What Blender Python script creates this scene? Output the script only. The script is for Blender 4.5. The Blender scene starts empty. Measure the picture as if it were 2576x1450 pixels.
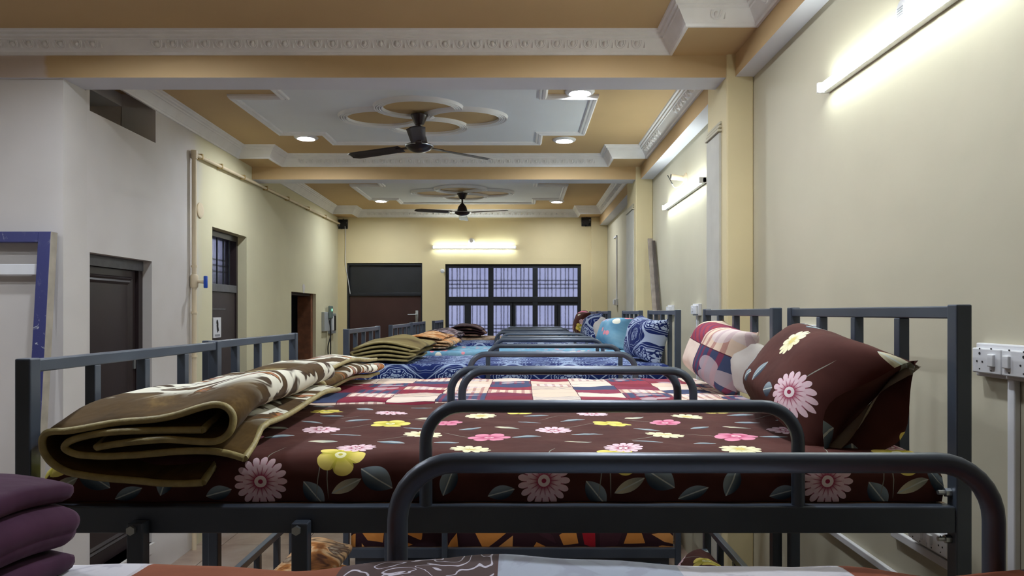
import bpy, bmesh, math, random
from mathutils import Vector, Matrix, noise as mnoise

PI = math.pi
R = random.Random(7)
scene = bpy.context.scene
COL = scene.collection

# ------------------------------------------------------------------ camera
EYE = 1.74                      # eye height above the tiled floor (sitting on an upper bunk)
cam_d = bpy.data.cameras.new('camera')
cam = bpy.data.objects.new('camera', cam_d)
COL.objects.link(cam)
cam.location = (0, 0, EYE)
cam.rotation_euler = (PI / 2, 0, 0)
cam_d.sensor_width = 36.0
cam_d.lens = 36.0 * 1780 / 2576
cam_d.shift_x = -24 / 2576
cam_d.shift_y = 62 / 2576
cam_d.clip_start = 0.02
scene.camera = cam

# ------------------------------------------------------------------ world: flat dusk sky
w = bpy.data.worlds.new('dusk')
scene.world = w
w.use_nodes = True
bg = w.node_tree.nodes['Background']
bg.inputs[0].default_value = (0.58, 0.63, 0.92, 1)
bg.inputs[1].default_value = 0.24

# ------------------------------------------------------------------ exposure, lamp strengths
scene.view_settings.view_transform = 'Standard'
scene.view_settings.look = 'None'
scene.view_settings.exposure = 1.65
scene.view_settings.gamma = 1.0
scene.view_settings.use_curve_mapping = False
TUBE_STRENGTH = 13.0
DOWN_STRENGTH = 150.0
scene.cycles.max_bounces = 5
scene.cycles.diffuse_bounces = 4
scene.cycles.caustics_reflective = False
scene.cycles.caustics_refractive = False

# ------------------------------------------------------------------ mesh helpers
class MB:
    """collects shapes; build() links them as ONE mesh object"""
    def __init__(s):
        s.v = []; s.f = []; s.uv = {}
    def add(s, vs, fs):
        b = len(s.v)
        s.v += [tuple(p) for p in vs]
        s.f += [tuple(i + b for i in q) for q in fs]
        return b
    def box(s, x0, x1, y0, y1, z0, z1):
        if x0 > x1: x0, x1 = x1, x0
        if y0 > y1: y0, y1 = y1, y0
        if z0 > z1: z0, z1 = z1, z0
        s.add([(x0,y0,z0),(x1,y0,z0),(x1,y1,z0),(x0,y1,z0),(x0,y0,z1),(x1,y0,z1),(x1,y1,z1),(x0,y1,z1)],
              [(0,3,2,1),(4,5,6,7),(0,1,5,4),(1,2,6,5),(2,3,7,6),(3,0,4,7)])
        return s
    def bbox(s, x0, x1, y0, y1, z0, z1, b=0.004):
        """box with chamfered edges"""
        bm = bmesh.new()
        bmesh.ops.create_cube(bm, size=1)
        for v in bm.verts:
            v.co = Vector((x0 + (v.co.x + .5) * (x1 - x0), y0 + (v.co.y + .5) * (y1 - y0), z0 + (v.co.z + .5) * (z1 - z0)))
        bmesh.ops.bevel(bm, geom=bm.edges[:], offset=b, segments=2, affect='EDGES', profile=.5)
        s.bm(bm)
        return s
    def bm(s, bm):
        bm.verts.ensure_lookup_table()
        bm.verts.index_update()
        s.add([v.co[:] for v in bm.verts], [[v.index for v in f.verts] for f in bm.faces])
        bm.free()
    def tube(s, pts, r, n=12, cap=True):
        pts = [Vector(p) for p in pts]
        m = len(pts)
        rs = r if isinstance(r, (list, tuple)) else [r] * m
        tang = []
        for i in range(m):
            a = pts[max(i - 1, 0)]; b = pts[min(i + 1, m - 1)]
            t = (b - a)
            tang.append(t.normalized() if t.length > 1e-9 else Vector((0, 0, 1)))
        t0 = tang[0]
        up = Vector((0, 0, 1)) if abs(t0.z) < .9 else Vector((0, 1, 0))
        nrm = (up - t0 * up.dot(t0)).normalized()
        vs = []
        for i in range(m):
            t = tang[i]
            nrm = nrm - t * nrm.dot(t)
            if nrm.length < 1e-6:
                nrm = t.orthogonal()
            nrm.normalize()
            bi = t.cross(nrm)
            for k in range(n):
                a = 2 * PI * k / n
                vs.append(pts[i] + (nrm * math.cos(a) + bi * math.sin(a)) * rs[i])
        fs = []
        for i in range(m - 1):
            for k in range(n):
                k2 = (k + 1) % n
                fs.append((i*n+k, i*n+k2, (i+1)*n+k2, (i+1)*n+k))
        if cap:
            fs.append(tuple(range(n - 1, -1, -1)))
            fs.append(tuple((m-1)*n + k for k in range(n)))
        s.add(vs, fs)
        return s
    def lathe(s, prof, c=(0, 0, 0), n=28, axis='z'):
        vs = []
        for (r, h) in prof:
            for k in range(n):
                a = 2 * PI * k / n
                p = (r * math.cos(a), r * math.sin(a), h)
                if axis == 'x': p = (p[2], p[0], p[1])
                if axis == 'y': p = (p[0], p[2], p[1])
                vs.append((c[0] + p[0], c[1] + p[1], c[2] + p[2]))
        m = len(prof)
        fs = []
        for i in range(m - 1):
            for k in range(n):
                k2 = (k + 1) % n
                fs.append((i*n+k, i*n+k2, (i+1)*n+k2, (i+1)*n+k))
        fs.append(tuple(range(n - 1, -1, -1)))
        fs.append(tuple((m-1)*n + k for k in range(n)))
        s.add(vs, fs)
        return s
    def prism(s, poly, z0, z1):
        """poly in plan, counter-clockwise"""
        n = len(poly)
        vs = [(p[0], p[1], z0) for p in poly] + [(p[0], p[1], z1) for p in poly]
        fs = [tuple(range(n - 1, -1, -1)), tuple(range(n, 2 * n))]
        for i in range(n):
            j = (i + 1) % n
            fs.append((i, j, n + j, n + i))
        s.add(vs, fs)
        return s
    def grid(s, rows, uvs=None, close=False):
        """rows: list of equal-length lists of points"""
        nr, nc = len(rows), len(rows[0])
        b = len(s.v)
        for i in range(nr):
            for j in range(nc):
                if uvs: s.uv[len(s.v)] = uvs[i][j]
                s.v.append(tuple(rows[i][j]))
        for i in range(nr - 1):
            for j in range(nc - 1 if not close else nc):
                j2 = (j + 1) % nc
                s.f.append((b+i*nc+j, b+i*nc+j2, b+(i+1)*nc+j2, b+(i+1)*nc+j))
        return b
    def mesh(s, name, smooth=False, angle=None):
        me = bpy.data.meshes.new(name)
        me.from_pydata(s.v, [], s.f)
        if s.uv:
            ul = me.uv_layers.new(name='UVMap')
            for lp in me.loops:
                ul.data[lp.index].uv = s.uv.get(lp.vertex_index, (0, 0))
        bm = bmesh.new(); bm.from_mesh(me)
        bmesh.ops.recalc_face_normals(bm, faces=bm.faces)
        bm.to_mesh(me); bm.free()
        if smooth:
            if angle is None:
                me.polygons.foreach_set('use_smooth', [True] * len(me.polygons))
            else:
                me.polygons.foreach_set('use_smooth', [True] * len(me.polygons))
                me.set_sharp_from_angle(angle=math.radians(angle))
        me.update()
        return me
    def build(s, name, mat, parent=None, smooth=False, angle=None, loc=None, rot=None):
        return link(name, s.mesh(name, smooth, angle), mat, parent, loc, rot)

def link(name, me, mat=None, parent=None, loc=None, rot=None):
    o = bpy.data.objects.new(name, me)
    COL.objects.link(o)
    if mat is not None and me is not None and len(me.materials) == 0:
        me.materials.append(mat)
    if parent is not None: o.parent = parent
    if loc is not None: o.location = loc
    if rot is not None: o.rotation_euler = rot
    return o

def tag(o, label, cat, group=None):
    o['label'] = label; o['category'] = cat
    if group: o['group'] = group
    return o

def thing(name, label, cat, loc=(0, 0, 0), rotz=0, group=None):
    o = bpy.data.objects.new(name, None)
    COL.objects.link(o)
    o.empty_display_size = .1
    o.location = loc; o.rotation_euler = (0, 0, rotz)
    return tag(o, label, cat, group)

def struct(o):
    o['kind'] = 'structure'
    return o

def copy_tree(o, parent=None):
    c = o.copy(); COL.objects.link(c)
    c.parent = parent
    for ch in list(o.children):
        copy_tree(ch, c)
    return c

def smoothpath(pts, sub=6, closed=False):
    """Catmull-Rom through 2D/3D points"""
    P = [Vector(p) for p in pts]
    n = len(P)
    out = []
    for i in range(n - 1):
        p0 = P[max(i - 1, 0)]; p1 = P[i]; p2 = P[i + 1]; p3 = P[min(i + 2, n - 1)]
        for k in range(sub):
            t = k / sub
            out.append(.5 * ((2*p1) + (-p0 + p2)*t + (2*p0 - 5*p1 + 4*p2 - p3)*t*t + (-p0 + 3*p1 - 3*p2 + p3)*t*t*t))
    out.append(P[-1])
    return out

# ------------------------------------------------------------------ material helpers
def lin(r, g, b):
    f = lambda c: (c/255/12.92) if c/255 <= .04045 else ((c/255 + .055)/1.055) ** 2.4
    return (f(r), f(g), f(b), 1)

class NT:
    """tiny expression builder over a node tree"""
    def __init__(s, mat):
        mat.use_nodes = True
        s.t = mat.node_tree
        s.bsdf = s.t.nodes.get('Principled BSDF')
        s.out = s.t.nodes.get('Material Output')
    def n(s, typ, **kw):
        nd = s.t.nodes.new(typ)
        for k, v in kw.items(): setattr(nd, k, v)
        return nd
    def put(s, sock, v):
        if isinstance(v, bpy.types.NodeSocket): s.t.links.new(v, sock)
        elif v is not None: sock.default_value = v
    def m(s, op, a, b=None, c=None, clamp=False):
        nd = s.n('ShaderNodeMath', operation=op, use_clamp=clamp)
        s.put(nd.inputs[0], a)
        if b is not None: s.put(nd.inputs[1], b)
        if c is not None: s.put(nd.inputs[2], c)
        return nd.outputs[0]
    def mix(s, f, a, b, blend='MIX'):
        nd = s.n('ShaderNodeMix', data_type='RGBA', blend_type=blend)
        s.put(nd.inputs[0], f); s.put(nd.inputs[6], a); s.put(nd.inputs[7], b)
        return nd.outputs[2]
    def coord(s, which='Object'):
        return s.n('ShaderNodeTexCoord').outputs[which]
    def sep(s, v):
        nd = s.n('ShaderNodeSeparateXYZ'); s.put(nd.inputs[0], v)
        return nd.outputs
    def comb(s, x, y, z=0.0):
        nd = s.n('ShaderNodeCombineXYZ')
        s.put(nd.inputs[0], x); s.put(nd.inputs[1], y); s.put(nd.inputs[2], z)
        return nd.outputs[0]
    def noise(s, v, scale, detail=3, rough=.5, dist=0.0, out='Fac'):
        nd = s.n('ShaderNodeTexNoise')
        s.put(nd.inputs['Vector'], v); nd.inputs['Scale'].default_value = scale
        nd.inputs['Detail'].default_value = detail; nd.inputs['Roughness'].default_value = rough
        nd.inputs['Distortion'].default_value = dist
        return nd.outputs['Fac' if out == 'Fac' else 'Color']
    def ramp(s, f, stops, interp='LINEAR'):
        nd = s.n('ShaderNodeValToRGB')
        cr = nd.color_ramp; cr.interpolation = interp
        while len(cr.elements) > 1: cr.elements.remove(cr.elements[-1])
        cr.elements[0].position = stops[0][0]; cr.elements[0].color = stops[0][1]
        for p, c in stops[1:]:
            e = cr.elements.new(p); e.color = c
        s.put(nd.inputs[0], f)
        return nd.outputs[0]
    def smooth(s, v, lo, hi):
        nd = s.n('ShaderNodeMapRange', interpolation_type='SMOOTHSTEP')
        s.put(nd.inputs[0], v); s.put(nd.inputs[1], lo); s.put(nd.inputs[2], hi)
        return nd.outputs[0]
    def bump(s, h, strength=.3, dist=.01):
        nd = s.n('ShaderNodeBump')
        nd.inputs['Strength'].default_value = strength; nd.inputs['Distance'].default_value = dist
        s.put(nd.inputs['Height'], h)
        s.t.links.new(nd.outputs[0], s.bsdf.inputs['Normal'])
    def base(s, c, rough=.6, metal=0.0, spec=.5):
        s.put(s.bsdf.inputs['Base Color'], c)
        s.put(s.bsdf.inputs['Roughness'], rough)
        s.bsdf.inputs['Metallic'].default_value = metal
        s.bsdf.inputs['Specular IOR Level'].default_value = spec

MATS = {}
def plain(name, col, rough=.6, metal=0.0, var=.06, scale=8.0, bump=0.0, bscale=60, spec=.5):
    """one colour with a little procedural unevenness"""
    if name in MATS: return MATS[name]
    m = bpy.data.materials.new(name); t = NT(m)
    c = t.coord()
    f = t.noise(c, scale, 2)
    dark = tuple(x * (1 - var) for x in col[:3]) + (1,)
    lite = tuple(min(1, x * (1 + var)) for x in col[:3]) + (1,)
    t.base(t.ramp(f, [(.3, dark), (.7, lite)]), rough, metal, spec)
    if bump: t.bump(t.noise(c, bscale, 3), bump, .004)
    MATS[name] = m
    return m

def glow(name, col, strength):
    m = bpy.data.materials.new(name); t = NT(m)
    t.base((.9, .9, .9, 1), .4)
    c = t.noise(t.coord(), 3, 1)
    t.put(t.bsdf.inputs['Emission Color'], t.mix(c, col, tuple(min(1, x*1.02) for x in col[:3]) + (1,)))
    t.bsdf.inputs['Emission Strength'].default_value = strength
    return m

def wall_paint(name, col, var=.07, patch=None):
    m = bpy.data.materials.new(name); t = NT(m)
    c = t.coord()
    big = t.noise(c, 1.1, 3, .55)
    fine = t.noise(c, 14, 2, .6)
    col_d = tuple(x * (1 - var) for x in col[:3]) + (1,)
    col_l = tuple(min(1, x * (1 + var)) for x in col[:3]) + (1,)
    k = t.ramp(big, [(.3, col_d), (.7, col_l)])
    if patch: k = patch(t, c, k, big, fine)
    t.base(k, .72, 0, .25)
    t.bump(t.noise(c, 6, 3, .55), .22, .012)
    return m

CREAM = lin(198, 192, 170)
PLASTER = lin(212, 207, 203)
TAN = lin(198, 170, 128)
M_wall = wall_paint('cream_wall_paint', CREAM)
M_wall_y = wall_paint('yellow_wall_paint', lin(222, 208, 166))
M_plaster = wall_paint('grey_plaster', PLASTER, .09)
M_tan = wall_paint('tan_paint', TAN, .05)
M_beamwhite = wall_paint('beam_white', lin(222, 224, 234), .05)
M_cornice = plain('cornice_white', lin(236, 236, 238), .55, var=.04, bump=.1)
M_panel = wall_paint('panel_white', lin(226, 230, 236), .04)
M_jamb = plain('raw_plaster_jamb', lin(205, 190, 180), .8, var=.1, bump=.3)

def left_patch(t, c, k, big, fine):
    # wall_left: local x runs along the wall; bare grey plaster before x = 1.8, cream after it
    x = t.sep(c)[0]
    xe = t.m('ADD', x, t.m('MULTIPLY', t.m('SUBTRACT', t.noise(c, 2.2, 3), .5), .35))
    f = t.smooth(xe, 1.45, 1.72)
    pl = t.ramp(big, [(.3, lin(200, 194, 190)), (.7, lin(219, 215, 213))])
    return t.mix(f, pl, k)
M_wall_left = wall_paint('left_wall_paint', lin(216, 210, 178), .05, left_patch)

def beam_patch(t, c, k, big, fine):
    s = t.sep(c)
    edge = t.m('ADD', s[0], t.m('MULTIPLY', t.m('SUBTRACT', t.noise(c, 9, 2), .5), .12))
    f = t.smooth(edge, -2.49, -2.45)
    return t.mix(f, lin(205, 190, 178), k)
M_tan_patch = wall_paint('tan_paint_with_bare_end', TAN, .05, beam_patch)

M_metal = None
def powder_metal():
    m = bpy.data.materials.new('charcoal_powder_coat'); t = NT(m)
    c = t.coord()
    k = t.ramp(t.noise(c, 6, 1), [(.3, lin(72, 80, 94)), (.7, lin(82, 91, 105))])
    t.base(k, .36, .25, .5)
    return m
M_metal = powder_metal()
M_chrome = plain('steel_bolt', lin(190, 195, 198), .28, .9, .05)
M_ply = plain('plywood', lin(150, 120, 85), .7, var=.12)
M_black = plain('black_plastic', lin(22, 21, 23), .45, var=.1)
M_white_plastic = plain('white_plastic', lin(225, 226, 230), .38, var=.03)
M_hole = plain('socket_hole', lin(14, 14, 18), .6)
M_frame_dark = plain('dark_window_frame', lin(26, 30, 38), .5, var=.2, scale=20)
M_door_dark = plain('dark_brown_door', lin(44, 33, 34), .42, var=.1, scale=5)
M_door_brown = plain('brown_laminate_door', lin(64, 40, 38), .4, var=.1, scale=4)
M_grey_paint = plain('grey_frame_paint', lin(92, 92, 96), .55, var=.15, scale=18)
M_wood = plain('raw_wood', lin(120, 74, 48), .7, var=.25, scale=14)
M_pipe = plain('cream_pipe', lin(224, 208, 178), .4, var=.06)
M_blue = plain('blue_valve', lin(30, 80, 190), .4)

# ------------------------------------------------------------------ room shell
CEIL = 3.18
XR = 1.20            # right wall face
YF = 9.92            # far wall face
LW0 = Vector((-2.385, 3.69, 0))
LANG = math.atan2(9.92 - 3.69, -2.575 + 2.385)
BEAM_Z = 2.96
COR_Z = 3.075        # foot of the cornice

def two_mats(o, m_down):
    o.data.materials.append(m_down)
    for p in o.data.polygons:
        if p.normal.z < -.9: p.material_index = 1

# floor: screed below, one object per tile
floor = struct(MB().box(-4.6, 1.4, -2.5, 10.2, -.15, -.008).build('floor', plain('grout', lin(120, 108, 100), .8)))
def tile_mat():
    m = bpy.data.materials.new('floor_tile'); t = NT(m)
    c = t.n('ShaderNodeNewGeometry').outputs['Position']
    k = t.ramp(t.noise(c, 2.6, 5, .6), [(.25, lin(120, 98, 84)), (.5, lin(158, 138, 124)), (.75, lin(176, 166, 158))])
    t.base(k, .28, 0, .5)
    return m
tile_me = MB().bbox(-.297, .297, -.297, .297, -.008, 0, .002).mesh('tile')
tile_me.materials.append(tile_mat())
for i in range(10):
    for j in range(21):
        x = -4.34 + .6 * i; y = -2.2 + .6 * j
        if x < -2.75 and y > 3.9: continue
        if x > 1.35: continue
        link('tile', tile_me, None, floor, (x, y, 0))

# ceiling slab, beams and piers
ceiling = struct(MB().box(-4.6, 1.4, -2.5, 10.2, CEIL, CEIL + .15).build('ceiling', M_tan))
def beam(x0, x1, y0, y1, m=M_tan, z0=BEAM_Z):
    o = MB().box(x0, x1, y0, y1, z0, CEIL).build('beam', m, ceiling)
    two_mats(o, M_beamwhite)
    return o
beam(-4.5, XR, 3.67, 3.87, M_tan_patch)
beam(-2.49, XR, 6.48, 6.68)
beam(1.105, XR, -2.4, 3.67)
beam(1.09, XR, 4.03, 6.48)
beam(1.09, XR, 7.0, YF)
# corner blocks where the beams meet the wall beams
BLOCKS = [(.78, 1.105, 3.31, 3.67), (.80, 1.09, 6.14, 6.48), (-2.475, -2.20, 6.14, 6.48), (.80, 1.09, 9.58, YF), (-2.575, -2.30, 9.58, YF)]
for (x0, x1, y0, y1) in BLOCKS:
    MB().box(x0, x1, y0, y1, COR_Z, CEIL).build('corner_block', M_tan, ceiling)

wall_right = struct(MB().box(XR, XR + .2, -2.5, 10.2, 0, CEIL).build('wall_right', M_wall))
for (y0, y1, x0) in ((3.655, 4.03, 1.06), (6.465, 7.0, 1.045)):
    col = MB().bbox(x0, XR, y0, y1, 0, CEIL, .008).build('column', M_wall_y, wall_right)
    MB().bbox(x0 - .012, x0 + .004, y0 + .10, y1 - .02, 0, 2.70, .004).build('column_panel', plain('column_strip', lin(196, 194, 184), .7), wall_right)
    for q in range(3):
        MB().bbox(x0 - .022 + q*.006, x0 + .004, y0 + .09, y1 - .02, 2.70 + .02*q, 2.715 + .02*q, .003).build('column_moulding', M_wall, wall_right)

# left wall, slightly out of square; bare plaster near, cream beyond
wall_left = MB()
for (s0, s1, z0, z1) in ((.195, .23, 0, CEIL), (.23, .93, 2.075, 2.86), (.23, .93, 0, .24), (.93, .98, 0, 2.86), (.98, 1.90, 0, CEIL),
                         (1.90, 2.66, 2.42, CEIL), (2.66, 4.02, 0, CEIL), (4.02, 5.05, 1.97, CEIL), (5.05, 6.42, 0, CEIL)):
    wall_left.box(s0, s1, 0, .22, z0, z1)
wall_left = struct(wall_left.build('wall_left', M_wall_left, loc=LW0, rot=(0, 0, LANG)))
def on_left(s, y, z):
    return wall_left.matrix_basis @ Vector((s, y, z))
# jamb facing the camera left of the corner (the room is wider near the camera)
wall_return = struct(MB().box(-4.5, -2.39, 3.69, 3.89, 0, BEAM_Z).build('wall_left_return', M_plaster))
wall_side = struct(MB().box(-4.7, -4.5, -2.5, 3.89, 0, CEIL).build('wall_left_near', M_plaster))
wall_behind = struct(MB().box(-4.7, 1.4, -2.7, -2.5, 0, CEIL).build('wall_behind', M_wall))
# small loft behind the gap at the head of the left wall
loft = MB()
loft.box(-.02, 1.1, .75, .85, 2.5, 3.3)
loft = loft.build('loft_wall', M_wall_y, wall_left)
MB().box(.16, .23, .22, .85, 2.5, 3.3).build('loft_side', M_plaster, wall_left)
MB().box(.985, 1.06, .22, .85, 2.5, 3.3).build('loft_side', M_jamb, wall_left)
MB().box(.1, 1.06, .22, .85, 3.10, 3.2).build('loft_ceiling', M_plaster, wall_left)
MB().box(.1, 1.06, .22, .85, 2.42, 2.52).build('loft_floor', M_plaster, wall_left)
# dark store behind the open door
st = MB()
st.box(3.9, 5.3, 1.3, 1.4, 0, 2.2); st.box(3.9, 4.0, .22, 1.4, 0, 2.2); st.box(5.2, 5.3, .22, 1.4, 0, 2.2)
st.box(3.9, 5.3, .22, 1.4, 2.1, 2.2); st.box(3.9, 5.3, .22, 1.4, -.1, 0)
st.build('store_room', plain('store_grey', lin(88, 88, 96), .8), wall_left)

# far wall with a door and a window opening
D4 = (-2.45, -1.393, 2.437)
W1 = (-1.07, .836, .70, 2.42)
wf = MB()
wf.box(-2.9, D4[0], YF, YF + .2, 0, CEIL)
wf.box(D4[0], D4[1], YF, YF + .2, D4[2], CEIL)
wf.box(D4[1], W1[0], YF, YF + .2, 0, CEIL)
wf.box(W1[0], W1[1], YF, YF + .2, W1[3], CEIL)
wf.box(W1[0], W1[1], YF, YF + .2, 0, W1[2])
wf.box(W1[1], 1.4, YF, YF + .2, 0, CEIL)
wall_far = struct(wf.build('wall_far', M_wall_y))
MB().bbox(.975, XR, YF - .05, YF + .02, 0, COR_Z, .006).build('pilaster', M_wall_y, wall_far)

# ------------------------------------------------------------------ cornices
def sweep(path, prof, closed=False):
    """prof (p, z) with p to the right of travel; mitred"""
    n = len(path); rows = []
    for i in range(n):
        def nrm(a, b):
            d = Vector((path[b][0] - path[a][0], path[b][1] - path[a][1])).normalized()
            return Vector((d.y, -d.x))
        if closed: n1 = nrm((i - 1) % n, i); n2 = nrm(i, (i + 1) % n)
        else:
            n1 = nrm(i - 1, i) if i > 0 else nrm(0, 1)
            n2 = nrm(i, i + 1) if i < n - 1 else n1
        mi = (n1 + n2) / (1 + n1.dot(n2))
        rows.append([(path[i][0] + mi.x * p, path[i][1] + mi.y * p, z) for (p, z) in prof])
    if closed: rows.append(rows[0])
    m = MB(); m.grid(rows)
    return m

CP = [(0, -.106), (.014, -.106), (.017, -.094), (.022, -.088), (.025, -.083), (.054, -.040), (.060, -.038), (.062, -.027),
      (.074, -.023), (.077, -.012), (.088, -.008), (.092, 0)]
CP = [(p, CEIL + z) for p, z in CP]

def egg_mesh():
    m = MB()
    # egg
    rows = []
    for i in range(5):
        t = PI * .5 * i / 4
        rows.append([(.0115 * math.cos(t) * math.cos(a), .030 + .017 * math.cos(t) * math.sin(a) * (1 if math.sin(a) < 0 else .75), .015 * math.sin(t))
                     for a in [2 * PI * k / 10 for k in range(10)]])
    m.grid(rows, close=True)
    for rr, hh in ((.0175, .005), (.0245, .0045)):
        pts = []
        for k in range(9):
            a = PI + PI * k / 8
            pts.append((rr * math.cos(a), .034 + rr * 1.12 * math.sin(a), .002))
        pts = [(pts[0][0], .047, .002)] + pts + [(pts[-1][0], .047, .002)]
        m.tube(pts, hh * .85, 5)
    # dart between eggs
    m.add([(.041-.005, .006, 0), (.041+.005, .006, 0), (.041, .040, 0), (.041, .012, .012)], [(0, 1, 3), (1, 2, 3), (2, 0, 3)])
    me = m.mesh('egg_motif', True, 50)
    me.materials.append(M_cornice)
    return me
EGG = egg_mesh()

def put_eggs(parent, a, b, skip=()):
    """rows of egg-and-dart along one run of cornice, room to the right of a->b"""
    a = Vector((a[0], a[1])); b = Vector((b[0], b[1]))
    L = (b - a).length; t = (b - a).normalized(); nr = Vector((t.y, -t.x))
    n = int((L - .05) / .082)
    off = (L - (n - 1) * .082) / 2
    sl = Vector((.029, .043)).normalized()           # up-slope in (p, z)
    X = Vector((t.x, t.y, 0)); Y = Vector((nr.x * sl.x, nr.y * sl.x, sl.y)); Z = X.cross(Y)
    if Z.dot(Vector((nr.x, nr.y, 0))) < 0:
        X = -X; Z = X.cross(Y)
    for i in range(n):
        s = off + i * .082
        if any(lo < s < hi for lo, hi in skip): continue
        q = a + t * s
        o = link('egg_motif', EGG, None, parent)
        org = Vector((q.x + nr.x * .025, q.y + nr.y * .025, CEIL - .083))
        o.matrix_basis = Matrix(((X.x, Y.x, Z.x, org.x), (X.y, Y.y, Z.y, org.y), (X.z, Y.z, Z.z, org.z), (0, 0, 0, 1)))

def lx(y):
    return -2.385 - (y - 3.69) * (.19 / 6.23)

t1 = struct(sweep([(-4.4, 3.67), (.78, 3.67), (.78, 3.31), (1.105, 3.31), (1.105, -2.2)], CP).build('trim_1', M_cornice))
put_eggs(t1, (-3.2, 3.67), (.69, 3.67), skip=((1.02, 1.32),))
put_eggs(t1, (.80, 3.31), (1.0, 3.31))
put_eggs(t1, (1.105, 3.2), (1.105, 1.2))
t2 = struct(sweep([(lx(3.87), 3.87), (-2.465, 6.14), (-2.20, 6.14), (-2.20, 6.48), (.80, 6.48), (.80, 6.14), (1.09, 6.14), (1.09, 4.03)], CP).build('trim_2', M_cornice))
put_eggs(t2, (-2.1, 6.48), (.72, 6.48))
put_eggs(t2, (1.09, 6.05), (1.09, 4.1), skip=((.65, 1.22),))
t3 = struct(sweep([(lx(6.68), 6.68), (-2.565, 9.58), (-2.30, 9.58), (-2.30, YF), (.80, YF), (.80, 9.58), (1.09, 9.58), (1.09, 7.0)], CP).build('trim_3', M_cornice))
put_eggs(t3, (-2.2, YF), (.72, YF))
put_eggs(t3, (1.09, 9.5), (1.09, 7.1))

# ------------------------------------------------------------------ ceiling panels with four interlocked rings
def ceiling_panel(xc, yc, rings=True):
    a, b, c, d = 1.21, .475, .87, .80
    out = [(-a, -b), (-c, -b), (-c, -d), (c, -d), (c, -b), (a, -b), (a, b), (c, b), (c, d), (-c, d), (-c, b), (-a, b)]
    poly = [(xc + p[0], yc + p[1]) for p in out]
    pn = MB().prism(poly, CEIL - .012, CEIL + .01).build('ceiling_panel', M_panel, ceiling)
    z = CEIL - .012
    prof = [(-.042, z), (-.036, z - .012), (-.024, z - .014), (-.020, z - .006), (-.014, z - .016), (.002, z - .02), (.010, z - .012), (.016, z), (.016, CEIL)]
    sweep(poly, prof, True).build('panel_moulding', M_cornice, pn)
    if not rings: return
    cx = [(0, -.245), (.305, 0), (0, .245), (-.305, 0)]
    rx, ry = .245, .185
    for k in range(4):
        ox, oy = xc + cx[k][0], yc + .0 + cx[k][1]
        dz = z - .001 - .0006 * k
        m = MB(); n = 40
        m.add([(ox + (rx + .01) * math.cos(2*PI*i/n), oy + (ry + .01) * math.sin(2*PI*i/n), dz) for i in range(n)], [tuple(range(n))])
        m.build('petal_disc', M_tan, pn)
        nx, ny = xc + cx[(k + 1) % 4][0], yc + cx[(k + 1) % 4][1]
        N = 96
        keep = []
        for i in range(N):
            t = 2 * PI * i / N
            px = ox + (rx + .03) * math.cos(t); py = oy + (ry + .03) * math.sin(t)
            keep.append(((px - nx) / (rx + .035)) ** 2 + ((py - ny) / (ry + .035)) ** 2 > 1)
        st0 = next(i for i in range(N) if keep[i] and not keep[i - 1])
        run = []
        i = st0
        while keep[i % N] and len(run) < N:
            run.append(2 * PI * i / N); i += 1
        pr = []
        for q in range(4):
            r0 = q * .0165
            pr += [(r0, .002), (r0 + .003, .019), (r0 + .010, .021), (r0 + .0145, .004)]
        pr.append((.068, 0))
        rows = [[(ox + (rx + p) * math.cos(t), oy + (ry + p) * math.sin(t), z - h) for (p, h) in pr] for t in run]
        m = MB(); m.grid(rows)
        m.build('petal_ring', M_cornice, pn, True, 40)
    MB().lathe([(.075, 0), (.085, -.006), (.07, -.016), (.05, -.02)], (xc, yc, z)).build('centre_rose', M_cornice, pn, True, 40)
ceiling_panel(-.715, 5.15)
ceiling_panel(-.70, 8.40)
ceiling_panel(-.715, 2.30)

# ------------------------------------------------------------------ window in the far wall
def frosted():
    m = bpy.data.materials.new('frosted_glass'); t = NT(m)
    c = t.coord()
    t.base(t.ramp(t.noise(c, 3, 2), [(.3, lin(225, 226, 240)), (.7, lin(240, 240, 250))]), .28, 0, .4)
    t.bsdf.inputs['Transmission Weight'].default_value = 1.0
    t.bsdf.inputs['IOR'].default_value = 1.3
    t.bump(t.noise(c, 55, 3), .35, .01)
    return m
M_frost = frosted()
win = struct(thing('window_1', '', ''))
for k in ('label', 'category'): del win[k]
x0, x1, z0, z1 = W1
fr = MB()
fy0, fy1 = YF + .03, YF + .10
fr.box(x0, x1, fy0, fy1, z1 - .05, z1); fr.box(x0, x1, fy0, fy1, z0, z0 + .05)
fr.box(x0, x0 + .045, fy0, fy1, z0 + .05, z1 - .05); fr.box(x1 - .045, x1, fy0, fy1, z0 + .05, z1 - .05)
fr.build('window_frame', M_frame_dark, win)
zt0, zt1 = 1.885, 1.965
MB().bbox(x0 + .045, x1 - .045, fy0 - .004, fy1, zt0, zt1, .004).build('transom', M_frame_dark, win)
def px(p): return (p - 1312) / 1780 * YF
for (a, b) in ((1228, 1241), (1340, 1353)):
    MB().bbox(px(a), px(b), fy0 - .002, fy1, z0 + .05, zt0, .004).build('mullion', M_frame_dark, win)
    MB().bbox(px(a), px(b), fy0 - .002, fy1, zt1, z1 - .05, .004).build('mullion', M_frame_dark, win)
for (a, b) in ((1128, 1228), (1241, 1340), (1353, 1455)):
    MB().box(px(a) - .01, px(b) + .01, YF + .060, YF + .066, zt1 - .01, z1 - .03).build('pane', M_frost, win)
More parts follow.
